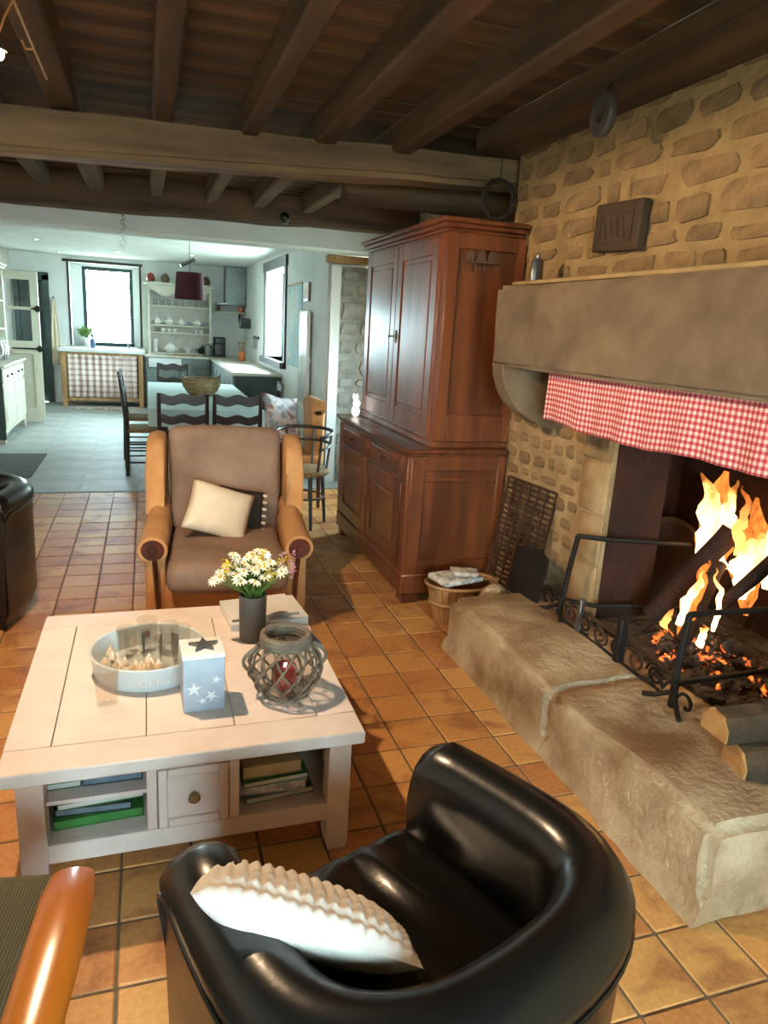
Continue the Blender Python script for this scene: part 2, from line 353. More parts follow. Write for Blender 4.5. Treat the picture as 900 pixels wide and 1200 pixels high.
def cushion(bm, x0, x1, y0, y1, z0, z1, r=.05, n=4, crown=.0):
    """rounded box with subdivided faces and crowned top"""
    box(bm, x0, x1, y0, y1, z0, z1, r, 4)
    if crown:
        cx, cy = (x0+x1)/2, (y0+y1)/2
        bmesh.ops.subdivide_edges(bm, edges=[e for e in bm.edges if e.calc_length() > .15], cuts=6, use_grid_fill=True)
        for v in bm.verts:
            u, w = (v.co.x-cx)/((x1-x0)/2), (v.co.y-cy)/((y1-y0)/2)
            k = max(0, 1-u*u)*max(0, 1-w*w)
            if v.co.z > (z0+z1)/2: v.co.z += crown*k
    return bm
def jitter(bm, amt, sc=5., seed=0.):
    for v in bm.verts:
        n = noise.noise_vector(v.co*sc+Vector((seed, seed*.7, -seed))); v.co += n*amt
    return bm
def xf(bm, mat): bmesh.ops.transform(bm, matrix=mat, verts=bm.verts); return bm
def obj(name, bm, mat, parent=None, smooth=True, loc=None, rot=None, ang=40):
    bmesh.ops.recalc_face_normals(bm, faces=bm.faces)
    me = bpy.data.meshes.new(name); bm.to_mesh(me); bm.free()
    me.materials.append(M[mat] if isinstance(mat, str) else mat)
    if smooth:
        me.shade_smooth()
        try: me.set_sharp_from_angle(angle=R(ang))
        except Exception: pass
    o = bpy.data.objects.new(name, me); C.objects.link(o)
    if parent: o.parent = parent
    if loc is not None: o.location = loc
    if rot is not None: o.rotation_euler = rot
    return o
def tag(o, label, cat=None, group=None):
    o['label'] = label
    if cat: o['category'] = cat
    if group: o['group'] = group
    return o
def thing(name, label, cat, loc=(0, 0, 0), rz=0., group=None):
    o = bpy.data.objects.new(name, None); C.objects.link(o); o.empty_display_size = .1
    o.location = loc; o.rotation_euler = (0, 0, rz); return tag(o, label, cat, group)
def struct(o): o['kind'] = 'structure'; return o
def dup(root, loc=None, rz=None, label=None, group=None, parent=None):
    r = root.copy(); C.objects.link(r); r.parent = parent
    if loc is not None: r.location = loc
    if rz is not None: r.rotation_euler = (0, 0, rz)
    if label: r['label'] = label
    if group: r['group'] = group
    for ch in list(root.children): dup(ch, parent=r)
    return r
def share(name, me, parent, loc, rot=(0, 0, 0), scale=None):
    o = bpy.data.objects.new(name, me); C.objects.link(o); o.parent = parent; o.location = loc; o.rotation_euler = rot
    if scale: o.scale = scale
    return o
def walls(bm, axis, c0, c1, a0, a1, z0, z1, holes=()):
    """wall slab c0..c1 thick, spanning a0..a1 x z0..z1 with rectangular holes (a0,a1,z0,z1)"""
    def b(p, q, r0, r1):
        if q-p < 1e-4 or r1-r0 < 1e-4: return
        if axis == 'x': box(bm, c0, c1, p, q, r0, r1)
        else: box(bm, p, q, c0, c1, r0, r1)
    cur = a0
    for (h0, h1, k0, k1) in sorted(holes):
        b(cur, h0, z0, z1); b(h0, h1, z0, k0); b(h0, h1, k1, z1); cur = h1
    b(cur, a1, z0, z1); return bm
def stone_mesh(w, h, d, seed):
    rnd = random.Random(seed); bm = bmn(); n = 10
    base, top = [], []
    for k in range(n):
        th = 2*PI*k/n; c, s = math.cos(th), math.sin(th)
        e = .42
        x = math.copysign(abs(c)**e, c)*w/2*rnd.uniform(.78, 1.04); y = math.copysign(abs(s)**e, s)*h/2*rnd.uniform(.74, 1.04)
        base.append(bm.verts.new((x, y, -.03))); top.append(bm.verts.new((x*.9, y*.88, d*rnd.uniform(.6, 1.1))))
    c = bm.verts.new((rnd.uniform(-.1, .1)*w, rnd.uniform(-.1, .1)*h, d*rnd.uniform(.9, 1.5)))
    for k in range(n):
        j = (k+1) % n
        bm.faces.new((base[k], base[j], top[j], top[k])); bm.faces.new((top[k], top[j], c))
    return bm
def stones(parent, origin, u, v, u0, u1, v0, v1, row, wid, mat, d=.014, seed=1, gap=.03, skip=None):
    rnd = random.Random(seed); u = Vector(u); v = Vector(v); nrm = u.cross(v); origin = Vector(origin)
    rotm = Matrix((u, v, nrm)).transposed()
    b = v0
    while b < v1-.03:
        h = min(rnd.uniform(*row), v1-b)
        a = u0+rnd.uniform(-.05, .0)
        while a < u1-.02:
            w = rnd.uniform(*wid); a2 = min(a+w, u1); aa = max(a, u0)
            hh = h*rnd.uniform(.82, 1.04)
            if a2-aa > .05 and hh > .035 and not (skip and skip((aa+a2)/2, b+h/2)):
                o = obj('stone', stone_mesh(a2-aa-gap, hh-gap*.8, d*rnd.uniform(.5, 1.3), rnd.random()), mat, parent, True, ang=60)
                o.matrix_local = Matrix.Translation(origin+u*((aa+a2)/2)+v*(b+h/2+rnd.uniform(-.01, .01))) @ (rotm.to_4x4() @ Matrix.Rotation(rnd.uniform(-.06, .06), 4, 'Z'))
            a += w
        b += h

# ------------------------------------------------------------------ SETTING: floor
fl = struct(obj('floor', box(bmn(), -2.1, 2.75, -1.6, 6.71, -.08, -.004), 'grout', None, False))
x0, y0, T = 1.0929, 3.2799, .2
tm = bmn(); box(tm, -.0965, .0965, -.0965, .0965, -.014, .0, .004, 1)
tme = bpy.data.meshes.new('floor_tile'); tm.to_mesh(tme); tme.materials.append(M['tile'])
cells = []
for i in range(-16, 7):
    for j in range(-25, 18):
        cx, cy = x0+(i+.5)*T, y0+(j+.5)*T
        if not (-2.08 < cx < 2.1 and -1.55 < cy < 6.66): continue
        if cx > 1.55 and cy < 3.0 and cy > 1.4: continue
        if cx > 2.0 and cy < 3.9: continue
        px, py, dz = proj((cx, cy, 0))
        vis = dz > .3 and -40 < px < 940 and 300 < py < 1240
        cells.append((0 if vis else 1, dz, cx, cy))
cells.sort()
rest = bmn()
for k, (hid, dz, cx, cy) in enumerate(cells):
    zz = random.uniform(-.001, .001)
    if k < 290 and not hid: share('tile', tme, fl, (cx, cy, zz), (random.uniform(-.004, .004), random.uniform(-.004, .004), random.uniform(-.006, .006)))
    else: box(rest, cx-.0965, cx+.0965, cy-.0965, cy+.0965, -.014, zz)
tr = obj('tiles_beyond', rest, 'tile', fl, False); tr['kind'] = 'stuff'
kf = struct(obj('floor', box(bmn(), -2.1, 2.3, 6.71, 13.6, -.08, .0035), 'kfloor', None, False))
kt = bmn(); box(kt, -.246, .246, -.246, .246, -.01, .0055, .003, 1)
kme = bpy.data.meshes.new('kitchen_tile'); kt.to_mesh(kme); kme.materials.append(M['kfloor'])
for i in range(8):
    for j in range(14):
        cx, cy = -2.1+.25+.5*i, 6.71+.25+.49*j
        if cx < 2.2 and cy < 13.5: share('tile', kme, kf, (cx, cy, 0), scale=(1, .985, 1))

# ------------------------------------------------------------------ SETTING: walls
# fireplace wall (chimney breast at x=2.0) with the firebox opening, recess behind the cupboard, wall beside the kitchen
wr = struct(obj('wall_right', walls(bmn(), 'x', 2.0, 2.30, 1.0, 3.9, 1.62, 2.66), 'ochre', None, False))
wj = struct(obj('wall_right', walls(bmn(), 'x', 2.0, 2.30, 2.71, 3.9, 0, 1.62), 'palemortar', None, False))
struct(obj('wall_right', walls(bmn(), 'x', 2.30, 2.78, 3.10, 3.9, 0, 2.66), 'ochre', None, False))
struct(obj('wall_right', walls(bmn(), 'x', 2.0, 2.30, 1.0, 1.63, 0, 1.62), 'ochre', None, False))
struct(obj('wall_right', walls(bmn(), 'x', 2.0, 2.78, -1.6, 1.0, 0, 2.66), 'ochre', None, False))
struct(obj('wall_right', walls(bmn(), 'x', 2.30, 2.78, 1.0, 1.3, 0, 2.66), 'ochre', None, False))
bm = bmn(); walls(bm, 'x', 2.38, 2.78, 3.9, 7.05, 0, 2.66, [(5.75, 6.55, .75, 1.75)])
wr2 = struct(obj('wall_right', bm, 'ochre', None, False))
bm = bmn(); walls(bm, 'x', 1.70, 2.10, 7.10, 13.6, 0, 2.62, [(9.42, 11.0, 1.06, 2.25)])
wr3 = struct(obj('wall_right', bm, 'plaster', None, False))
stones(wr, (2.0, 0, 0), (0, -1, 0), (0, 0, 1), -3.88, -1.0, 1.83, 2.6, (.08, .17), (.12, .38), 'stone', .011, 3, .013)
stones(wj, (2.0, 0, 0), (0, -1, 0), (0, 0, 1), -3.88, -2.93, .02, 1.40, (.07, .13), (.09, .20), 'stone', .010, 5, .022)
# pale dressed jamb stones beside the opening, grey one at the top
jz = .28
for k, h in enumerate((.26, .24, .25)):
    obj('jamb_stone', jitter(box(bmn(), 1.985, 2.06, 2.72, 2.93-.03*(k % 2), jz, jz+h-.012, .012, 1), .004, 9, k), 'palemortar', wj, ang=60); jz += h
obj('jamb_stone', jitter(box(bmn(), 1.975, 2.06, 2.71, 2.93, jz, jz+.16, .01, 1), .004, 9, 4), 'stone', wj)
# stone end of the partition to the kitchen, facing the hall, with an oak lintel
bm = bmn(); box(bm, 1.72, 2.75, 7.02, 7.095, 0, 2.12)
we = struct(obj('wall_end', bm, 'stonegrey', None, False))
stones(we, (0, 7.02, 0), (1, 0, 0), (0, 0, 1), 1.80, 2.3, .05, 2.08, (.12, .24), (.16, .30), 'stonegrey', .02, 8, .016)
obj('plaster_corner', box(bmn(), 1.705, 1.80, 7.0, 7.02, 0, 2.12), 'plaster', we)
obj('lintel', jitter(box(bmn(), 1.66, 2.75, 6.97, 7.094, 2.14, 2.215, .01), .008, 4), 'oakpale', we)
# far kitchen wall
bm = bmn(); walls(bm, 'y', 13.6, 14.05, -2.5, 2.1, 0, 2.62, [(-1.98, -1.62, 0, 2.02), (-1.20, -.09, .98, 2.34)])
wf = struct(obj('wall_far', bm, 'plaster', None, False))
wl = struct(obj('wall_left', walls(bmn(), 'x', -2.5, -2.1, -1.6, 13.6, 0, 2.66), 'plaster_wall', None, False))
wn = struct(obj('wall_near', walls(bmn(), 'y', -1.95, -1.6, -2.5, 2.78, 0, 2.66, [(-.8, .8, .85, 1.95)]), 'plaster_wall', None, False))

# ------------------------------------------------------------------ SETTING: ceiling
ce = struct(obj('ceiling', box(bmn(), -2.5, 2.78, -1.95, 6.72, 2.66, 2.72), 'beamdark', None, False))
y = -1.55
while y < 6.55:
    w = random.uniform(.17, .25)
    o = obj('plank', box(bmn(), -2.095, 2.37 if y > 3.9 else 1.99, -w/2+.004, w/2-.004, -.012, .012, .003), 'plank', ce, False)
    o.location = (0, y+w/2, 2.635+random.uniform(-.004, .004)); y += w
for k, (xa, w, h) in enumerate([(-1.95, .11, .13), (-1.55, .11, .13), (-1.13, .11, .13), (-.72, .11, .13), (-.35, .12, .135), (.10, .095, .14), (.525, .09, .14), (.915, .11, .14), (1.335, .105, .14)]):
    o = obj('joist', jitter(box(bmn(), -w/2, w/2, -1.59, 6.45, 2.62-h, 2.625, .012), .012, 2.2, k), 'joist', ce)
    o.location = (xa, 0, 0)
obj('joist', jitter(box(bmn(), 1.72, 1.99, -1.59, 3.9, 2.52, 2.625, .012), .01, 2.2, 9), 'joist', ce)
def long_beam(name, xa, xb, ya, yb, za, zb, ha, hb, mat, seed):
    bm = bmn(); N = 22
    box(bm, 0, 1, ya, yb, 0, 1, .0)
    bmesh.ops.subdivide_edges(bm, edges=[e for e in bm.edges if abs(e.verts[0].co.x-e.verts[1].co.x) > .5], cuts=N)
    es = [e for e in bm.edges if abs(e.verts[0].co.x-e.verts[1].co.x) > 1e-4]
    for v in bm.verts:
        t = v.co.x; zl = za+(zb-za)*t; hl = ha+(hb-ha)*t; v.co = Vector((xa+(xb-xa)*t, v.co.y, zl+hl*v.co.z))
    bmesh.ops.bevel(bm, geom=[e for e in bm.edges if abs(e.verts[0].co.x-e.verts[1].co.x) > 1e-4], offset=.028, segments=2, affect='EDGES')
    jitter(bm, .016, 2.5, seed)
    return obj(name, bm, mat, ce)
long_beam('beam', -2.09, 2.36, 3.98, 4.20, 2.19, 2.40, .235, .14, 'beam', 3)
long_beam('beam', -2.09, 2.36, 6.46, 6.70, 2.33, 2.40, .30, .24, 'beamdark', 6)
bm = bmn(); tube(bm, [(1.17, 4.55, 2.36), (1.4, 4.55, 2.375), (1.8, 4.56, 2.385), (2.36, 4.56, 2.40)], [.07, .085, .088, .09], 12)
obj('log_beam', jitter(bm, .03, 6, 2), 'beamdark', ce)
struct(obj('ceiling', box(bmn(), -2.5, 2.1, 6.9, 14.05, 2.45, 2.62), 'plaster', None, False))
struct(obj('trim_1', box(bmn(), -2.095, 2.36, 6.705, 7.0, 2.22, 2.66, .015), 'plaster', None, False))

# ------------------------------------------------------------------ SETTING: windows and doors
def window(name, axis, c, a0, a1, z0, z1, fw, mat, mull=()):
    w = struct(bpy.data.objects.new(name, None)); C.objects.link(w)
    bm = bmn()
    def b(bm, p, q, r0, r1, d=.03):
        if axis == 'y': box(bm, p, q, c-d, c+d, r0, r1, .004)
        else: box(bm, c-d, c+d, p, q, r0, r1, .004)
    b(bm, a0, a0+fw, z0, z1); b(bm, a1-fw, a1, z0, z1); b(bm, a0+fw, a1-fw, z0, z0+fw); b(bm, a0+fw, a1-fw, z1-fw, z1)
    obj('frame', bm, mat, w)
    xs = [a0+fw]+[a0+(a1-a0)*t for t in mull]+[a1-fw]
    for t in mull: bm = bmn(); xx = a0+(a1-a0)*t; b(bm, xx-fw/2, xx+fw/2, z0+fw, z1-fw); obj('mullion', bm, mat, w)
    for p, q in zip(xs, xs[1:]):
        bm = bmn(); b(bm, p, q, z0+fw, z1-fw, .004); obj('pane', bm, 'pane', w)
    return w
w1 = window('window_1', 'y', 13.90, -1.02, -.20, .98, 2.30, .06, 'teal')
bm = bmn(); box(bm, -1.20, -1.02, 13.86, 13.94, .98, 2.34); box(bm, -.20, -.09, 13.86, 13.94, .98, 2.34); box(bm, -1.02, -.2, 13.86, 13.94, 2.30, 2.34)
obj('reveal_panel', bm, 'plaster', w1, False)
bm = bmn(); box(bm, -1.235, -1.20, 13.585, 13.6, .98, 2.38); box(bm, -.09, -.055, 13.585, 13.6, .98, 2.38); box(bm, -1.3, -.03, 13.58, 13.6, 2.34, 2.385)
obj('outer_trim', bm, 'darkwood', w1, False)
obj('sill', box(bmn(), -1.2, -.09, 13.56, 13.86, .95, .98, .005), 'plaster', w1)
w2 = window('window_2', 'x', 1.98, 9.42, 11.0, 1.06, 2.25, .05, 'teal', (.5,))
bm = bmn(); box(bm, 1.675, 1.70, 9.30, 9.42, .98, 2.25); box(bm, 1.675, 1.70, 11.0, 11.08, .98, 2.25); box(bm, 1.665, 1.70, 9.26, 11.1, 2.25, 2.38); box(bm, 1.62, 1.98, 9.3, 11.08, .98, 1.06)
obj('outer_trim', bm, 'darkwood', w2, False)
window('window_3', 'x', 2.70, 5.75, 6.55, .75, 1.75, .05, 'teal', (.5,))
window('window_4', 'y', -1.85, -.8, .8, .85, 1.95, .05, 'whitepaint', (.5,))
portal((-.64, 14.02, 1.65), (R(90), 0, 0), 1.1, 1.36)
portal((2.09, 10.2, 1.65), (0, R(90), 0), 1.2, 1.56)
portal((2.77, 6.15, 1.25), (0, R(90), 0), 1.0, .8)
portal((0, -1.94, 1.4), (R(-90), 0, 0), 1.6, 1.1)
# green framed doorway in the far wall
d2 = struct(bpy.data.objects.new('door_2', None)); C.objects.link(d2)
bm = bmn(); box(bm, -2.06, -1.98, 13.55, 13.66, 0, 2.1); box(bm, -1.62, -1.52, 13.55, 13.66, 0, 2.1); box(bm, -2.06, -1.52, 13.55, 13.66, 2.02, 2.14)
obj('frame', bm, 'darkgreen', d2, False)
obj('door_leaf', box(bmn(), -1.98, -1.62, 13.66, 13.74, .0, 2.02), 'darkgreen', d2, False)
obj('lower_panel', box(bmn(), -1.92, -1.68, 13.648, 13.66, .2, .9, .004), 'darkgreen', d2, False)
# half-glazed cream door standing open beside the dresser
d1 = struct(bpy.data.objects.new('door_1', None)); C.objects.link(d1)
yy = 11.0; xa, xb = -1.93, -1.37
bm = bmn(); box(bm, xa, xa+.09, yy, yy+.04, .02, 2.03); box(bm, xb-.10, xb, yy, yy+.04, .02, 2.03)
box(bm, xa+.09, xb-.10, yy, yy+.04, .02, .22); box(bm, xa+.09, xb-.10, yy, yy+.04, .95, 1.12); box(bm, xa+.09, xb-.10, yy, yy+.04, 1.92, 2.03); box(bm, xa+.09, xb-.10, yy, yy+.04, 1.53, 1.57)
obj('frame', bm, 'creampaint', d1, False)
obj('lower_panel', box(bmn(), xa+.09, xb-.10, yy+.012, yy+.03, .22, .95, .006), 'creampaint', d1, False)
for z0, z1 in ((1.12, 1.53), (1.57, 1.92)): obj('pane', box(bmn(), xa+.09, xb-.10, yy+.018, yy+.024, z0, z1), 'pane', d1, False)
for z in (1.02, 1.55):
    obj('strap_hinge', prism(bmn(), [(xb+.02, z-.02), (xb-.02, z-.05), (xb-.06, z-.012), (xb-.35 if z < 1.2 else xb-.1, z-.008), (xb-.35 if z < 1.2 else xb-.1, z+.008), (xb-.06, z+.012), (xb-.02, z+.05), (xb+.02, z+.02)], 'y', yy-.008, yy), 'iron', d1, False)

# ------------------------------------------------------------------ FIREPLACE
fp = thing('stone_fireplace', 'large granite fireplace with heavy stone mantel over a raised hearth', 'fireplace', (2.0, 2.2, 0))
def fpo(name, bm, mat, **k):
    xf(bm, Matrix.Translation((-2.0, -2.2, 0))); return obj(name, bm, mat, fp, **k)
bm = bmn(); box(bm, 1.62, 1.985, 1.0, 3.27, 1.425, 1.795)
bmesh.ops.subdivide_edges(bm, edges=bm.edges, cuts=7, use_grid_fill=True)
bmesh.ops.bevel(bm, geom=[e for e in bm.edges if len(e.link_faces) == 2 and e.calc_face_angle(0) > 1], offset=.02, segments=2, affect='EDGES')
fpo('mantel', jitter(bm, .012, 3.5, 1), 'granite')
obj_slab = bmn(); box(obj_slab, 1.66, 1.995, 1.02, 3.2, 1.797, 1.815, .004)
fpo('mantel_mortar', jitter(obj_slab, .006, 6, 3), 'ochre')
for yc in (3.205, 1.07):
    outer = [(1.625, 1.43)]; inner = []
    for k in range(9):
        t = k/8*PI/2
        outer.append((2.0-.375*math.cos(t), 1.43-.31*math.sin(t)))
    poly = [(min(a, 1.99), b) for a, b in outer]+[(1.99, 1.43)]
    bm = bmn(); prism(bm, poly, 'y', yc-.06, yc+.06, .012)
    fpo('corbel', jitter(bm, .006, 6, yc), 'granite')
# raised hearth: three blocks of worn granite
def hearth_block(ya, yb, za, zb, seed, xo=0.):
    bm = bmn(); box(bm, 1.42+xo, 1.98, ya, yb, 0, 1.0)
    bmesh.ops.subdivide_edges(bm, edges=bm.edges, cuts=9, use_grid_fill=True)
    for v in bm.verts:
        t = (v.co.y-ya)/(yb-ya); v.co.z *= za+(zb-za)*t
    bmesh.ops.bevel(bm, geom=[e for e in bm.edges if e.calc_face_angle(0) > 1 and max(v.co.z for v in e.verts) > .1], offset=.03, segments=3, affect='EDGES')
    jitter(bm, .016, 3.0, 2.); jitter(bm, .007, 11, 4.)
    for v in bm.verts:
        if v.co.z > .2 and v.co.x < 1.75: v.co.z += .02*math.sin(v.co.y*5+1)*.5-.10*max(0, 1.50-v.co.x)
    for v in bm.verts:
        v.co.z = max(v.co.z, .001)
        if v.co.z < .06: v.co.x -= .02*(1-v.co.z/.06)*(1 if v.co.x < 1.5 else 0)
    return fpo('hearth_stone', bm, 'hearth', ang=60)
hearth_block(2.124, 3.09, .285, .285, 2)
hearth_block(1.265, 2.120, .30, .285, 5)
fpo('hearth_joint', jitter(box(bmn(), 1.50, 1.98, 2.10, 2.14, .01, .255, .0), .006, 9), 'hearth')
# firebox lining
bm = bmn(); box(bm, 2.70, 2.77, 1.3, 3.1, 0, 2.1); box(bm, 2.30, 2.70, 3.06, 3.10, 0, 2.1); box(bm, 2.30, 2.70, 1.3, 1.34, 0, 2.1); box(bm, 2.30, 2.77, 1.34, 3.06, 2.04, 2.1)
box(bm, 2.302, 2.31, 2.712, 3.06, .0, 1.9); box(bm, 2.302, 2.31, 1.34, 1.628, .0, 1.9); box(bm, 2.302, 2.31, 1.628, 2.712, 1.62, 2.04)
bmesh.ops.subdivide_edges(bm, edges=bm.edges, cuts=4, use_grid_fill=True)
box(bm, 2.02, 2.302, 2.695, 2.709, .28, 1.6)
struct(obj('wall_firebox', bm, 'soot', None, False))
struct(obj('floor', jitter(box(bmn(), 1.985, 2.30, 1.632, 2.694, 0, .276), .0, 1), 'ash', None, False))
struct(obj('floor', box(bmn(), 2.311, 2.70, 1.341, 3.059, 0, .276), 'ash', None, False))

# boulder at the far end of the hearth
bm = bmn(); bmesh.ops.create_icosphere(bm, subdivisions=3, radius=1)
for v in bm.verts: v.co = Vector((v.co.x*.13, v.co.y*.08, max(0, v.co.z*.30)))
tag(obj('boulder', jitter(bm, .012, 6), 'hearth', None, loc=(1.72, 3.185, 0.0)), 'rounded pale boulder at the far end of the hearth, behind the basket', 'stone')

# gingham valance
bm = bmn(); uvl = bm.loops.layers.uv.new('UVMap')
ya, yb, zt, zb = 2.845, 1.545, 1.45, 1.205; NX, NZ = 140, 10; g = []
for i in range(NX+1):
    col = []; t = i/NX; yv = ya+(yb-ya)*t
    fold = .006*math.sin(t*52)+.006*math.sin(t*23+1)+.006*math.sin(t*9)
    for j in range(NZ+1):
        s = j/NZ; zz = zt+(zb-zt+.004*math.sin(t*20)+.008*math.sin(t*7+2))*s
        col.append((bm.verts.new((1.70+fold*(.35+.65*s)-.01*s, yv, zz)), t*1.3*1.06/.023, s*.25/.023))
    g.append(col)
for i in range(NX):
    for j in range(NZ):
        q = (g[i][j], g[i+1][j], g[i+1][j+1], g[i][j+1]); f = bm.faces.new([a[0] for a in q])
        for l, a in zip(f.loops, q): l[uvl].uv = (a[1], a[2])
va = thing('mantel_valance', 'red and white gingham valance hanging under the stone mantel', 'valance', (1.70, 2.2, 1.2))
xf(bm, Matrix.Translation((-1.70, -2.2, -1.2)))
o = obj('cloth', bm, 'gingham', va, ang=180); md = o.modifiers.new('thickness', 'SOLIDIFY'); md.thickness = .003
bm = bmn(); tube(bm, [(.0, .66, .245), (.0, -.67, .245)], .006, 8); obj('rod', bm, 'iron', va)

# things on and above the mantel
t = thing('pewter_flask', 'small pewter flask standing on the far end of mantel', 'flask', (1.81, 3.25, 1.816))
bm = bmn(); lathe(bm, [(.030, 0), (.033, .01), (.033, .105), (.022, .118)], 16, sy=.55); obj('body', bm, 'grey_metal', t)
bm = bmn(); lathe(bm, [(.010, .118), (.010, .135), (.006, .138)], 10); obj('cap', bm, 'grey_metal', t)
t = thing('wooden_plaque', 'square dark carved wooden plaque hung on the stone wall', 'plaque', (1.985, 2.84, 1.95)); t.rotation_euler = (R(2), 0, 0)
obj('board', box(bmn(), -.045, .0, -.165, .165, 0, .2, .006), 'plaque', t)
bm = bmn()
for z0, z1, a, b in ((.035, .05, -.12, .12), (.15, .165, -.12, .12)): box(bm, -.052, -.045, a, b, z0, z1)
box(bm, -.052, -.045, -.12, -.105, .05, .15); box(bm, -.052, -.045, .105, .12, .05, .15)
obj('raised_border', bm, 'plaque', t, False)
for k in range(4): obj('carved_figure', prism(bmn(), [(-.075+.045*k, .055), (-.06+.045*k, .10+.02*(k % 2)), (-.05+.045*k, .135), (-.04+.045*k, .09), (-.035+.045*k, .055)], 'x', -.051, -.045), 'plaque', t, False)
bm = bmn(); tube(bm, [(-.01, 0, .2), (-.004, .0, .30)], .004, 6); obj('hanging_strap', bm, 'palemortar', t)
t = thing('grindstone', 'small round grey stone ring hanging from the dark ceiling timber', 'ring', (1.70, 2.66, 2.415))
bm = bmn()
prof = [(.030, -.018), (.066, -.018), (.071, -.011), (.071, .011), (.066, .018), (.030, .018)]; n = 28; rings = []
for (r, h) in prof: rings.append([bm.verts.new((h, r*math.cos(2*PI*k/n), r*1.15*math.sin(2*PI*k/n))) for k in range(n)])
for a in range(len(rings)):
    A, B = rings[a], rings[(a+1) % len(rings)]
    for k in range(n): bm.faces.new((A[k], A[(k+1) % n], B[(k+1) % n], B[k]))
obj('ring', bm, 'vase', t); bm = bmn(); tube(bm, [(0, 0, .07), (0.02, 0, .115)], .004, 6); obj('cord', bm, 'iron', t)

# wrought-iron grill leaning on the wall with a black plate in front
t = thing('fire_grill', 'rusty woven iron grill leaning against the stone jamb', 'grill', (1.86, 3.33, .0))
g_w, g_h = .44, .80
bm = bmn()
for y in (-g_w/2, g_w/2): box(bm, -.006, .006, y-.006, y+.006, 0, g_h)
for z in (0.006, g_h): box(bm, -.006, .006, -g_w/2, g_w/2, z-.006, z+.006)
obj('frame', bm, 'rustiron', t, False)
sl = bmn(); box(sl, -.003, .003, -g_w/2, g_w/2, -.006, .006); sme = bpy.data.meshes.new('grill_bar'); sl.to_mesh(sme); sme.materials.append(M['rustiron'])
sv = bmn(); box(sv, -.003, .003, -.007, .007, 0, g_h); svm = bpy.data.meshes.new('grill_upright'); sv.to_mesh(svm); svm.materials.append(M['rustiron'])
for k in range(1, 27): share('bar', sme, t, (.004, 0, g_h*k/27))
for k in range(1, 6): share('upright', svm, t, (-.004, -g_w/2+g_w*k/6, 0))
t.rotation_euler = (0, R(9), R(6)); t.location = (1.85, 3.335, .0)
t = thing('iron_plate', 'plain black iron plate propped in front of the leaning grill', 'plate', (1.80, 3.02, .262))
bm = bmn(); prism(bm, [(-.14, 0), (.13, 0), (.125, .25), (-.06, .285), (-.14, .25)], 'x', -.006, .006, .002); obj('plate', bm, 'iron', t, False)
bm = bmn(); tube(bm, [(0, -.02, .27), (0, -.02, .29), (.0, .02, .29), (.0, .02, .27)], .004, 6); obj('handle', bm, 'iron', t)
t.rotation_euler = (0, R(10), R(4)); t.location = (1.80, 3.045, .262)

# andirons
def andiron(loc, label, h, barlen, sk=0.):
    t = thing('andiron', label, 'andiron', loc, 0)
    bm = bmn(); tube(bm, [(0, 0, 0), (0, sk*.18, h*.6), (.01, sk*.28, h)], [.016, .013, .012], 8); obj('post', bm, 'iron', t)
    bm = bmn(); tube(bm, [(.01, sk*.28, h), (.012, sk*.28, h), (.12, sk*.6, h), (barlen, sk, h-.01)], .012, 8); obj('spit_bar', bm, 'iron', t)
    bm = bmn(); tube(bm, [(0, sk*.05, .09), (.10, sk*.55, .095), (barlen, sk, .10), (barlen+.01, sk, .02)], .011, 8); obj('log_bar', bm, 'iron', t)
    for s in (-1, 1):
        pts = []
        for k in range(13):
            a = k/12*1.6*PI; r = .045*(1-k/16)
            pts.append((-.02, s*(.035+.05-r*math.cos(a)), .055+r*math.sin(a)))
        bm = bmn(); tube(bm, [(-.0, 0, .10), (-.015, s*.02, .09)]+pts, .007, 6); obj('scroll', bm, 'iron', t)
        bm = bmn(); tube(bm, [(0, 0, .06), (-.03, s*.06, .02), (-.05, s*.10, .006)], .01, 6); obj('foot', bm, 'iron', t)
    return t
andiron((1.86, 2.78, .272), 'tall wrought iron andiron nearest the leaning grill', .42, .50, -.23)
andiron((1.80, 1.90, .285), 'wrought iron andiron beside the stacked firewood, bar over embers', .36, .50)
t = thing('iron_fender', 'low scrolled wrought iron fender along the front of the ashes', 'fender', (1.83, 2.35, .275))
bm = bmn(); tube(bm, [(0, .36, .012), (0, -.36, .012)], .008, 6); obj('bottom_rail', bm, 'iron', t)
bm = bmn(); tube(bm, [(0.02, .36, .10), (0.02, -.36, .11)], .007, 6); obj('top_rail', bm, 'rustiron', t)
for i in range(6):
    yv = -.30+.12*i
    pts = [(0.005, yv+.05*math.cos(a)*(1-k/26), .06+.045*math.sin(a)*(1-k/26)) for k, a in enumerate([j/14*2.6*PI+i for j in range(15)])]
    bm = bmn(); tube(bm, pts, .006, 6); obj('scroll', bm, 'rustiron' if i % 2 else 'iron', t)
bm = bmn(); box(bm, -.02, .02, -.10, -.065, 0, .20, .005); obj('upright', bm, 'iron', t)
bm = bmn(); box(bm, -.014, .014, .20, .226, 0, .17, .005); obj('upright', bm, 'grey_metal', t)

# fireback
t = thing('fireback', 'round-topped cast iron fireback leaning inside the firebox', 'fireback', (2.50, 2.90, .276))
pts = [(-.17, 0), (.17, 0)]+[(.17*math.cos(k/14*PI), .28+.17*math.sin(k/14*PI)) for k in range(15)]
bm = bmn(); prism(bm, pts, 'x', -.012, .012); obj('plate', bm, 'rustiron', t)
bm = bmn(); tube(bm, [(-.014, .17, 0.01)]+[(-.014, .165*math.cos(k/14*PI), .28+.165*math.sin(k/14*PI)) for k in range(15)]+[(-.014, -.165, .01)], .014, 8); obj('rim', bm, 'jarbrown', t)
t.rotation_euler = (0, R(9), R(28)); t.location = (2.50, 2.86, .262)

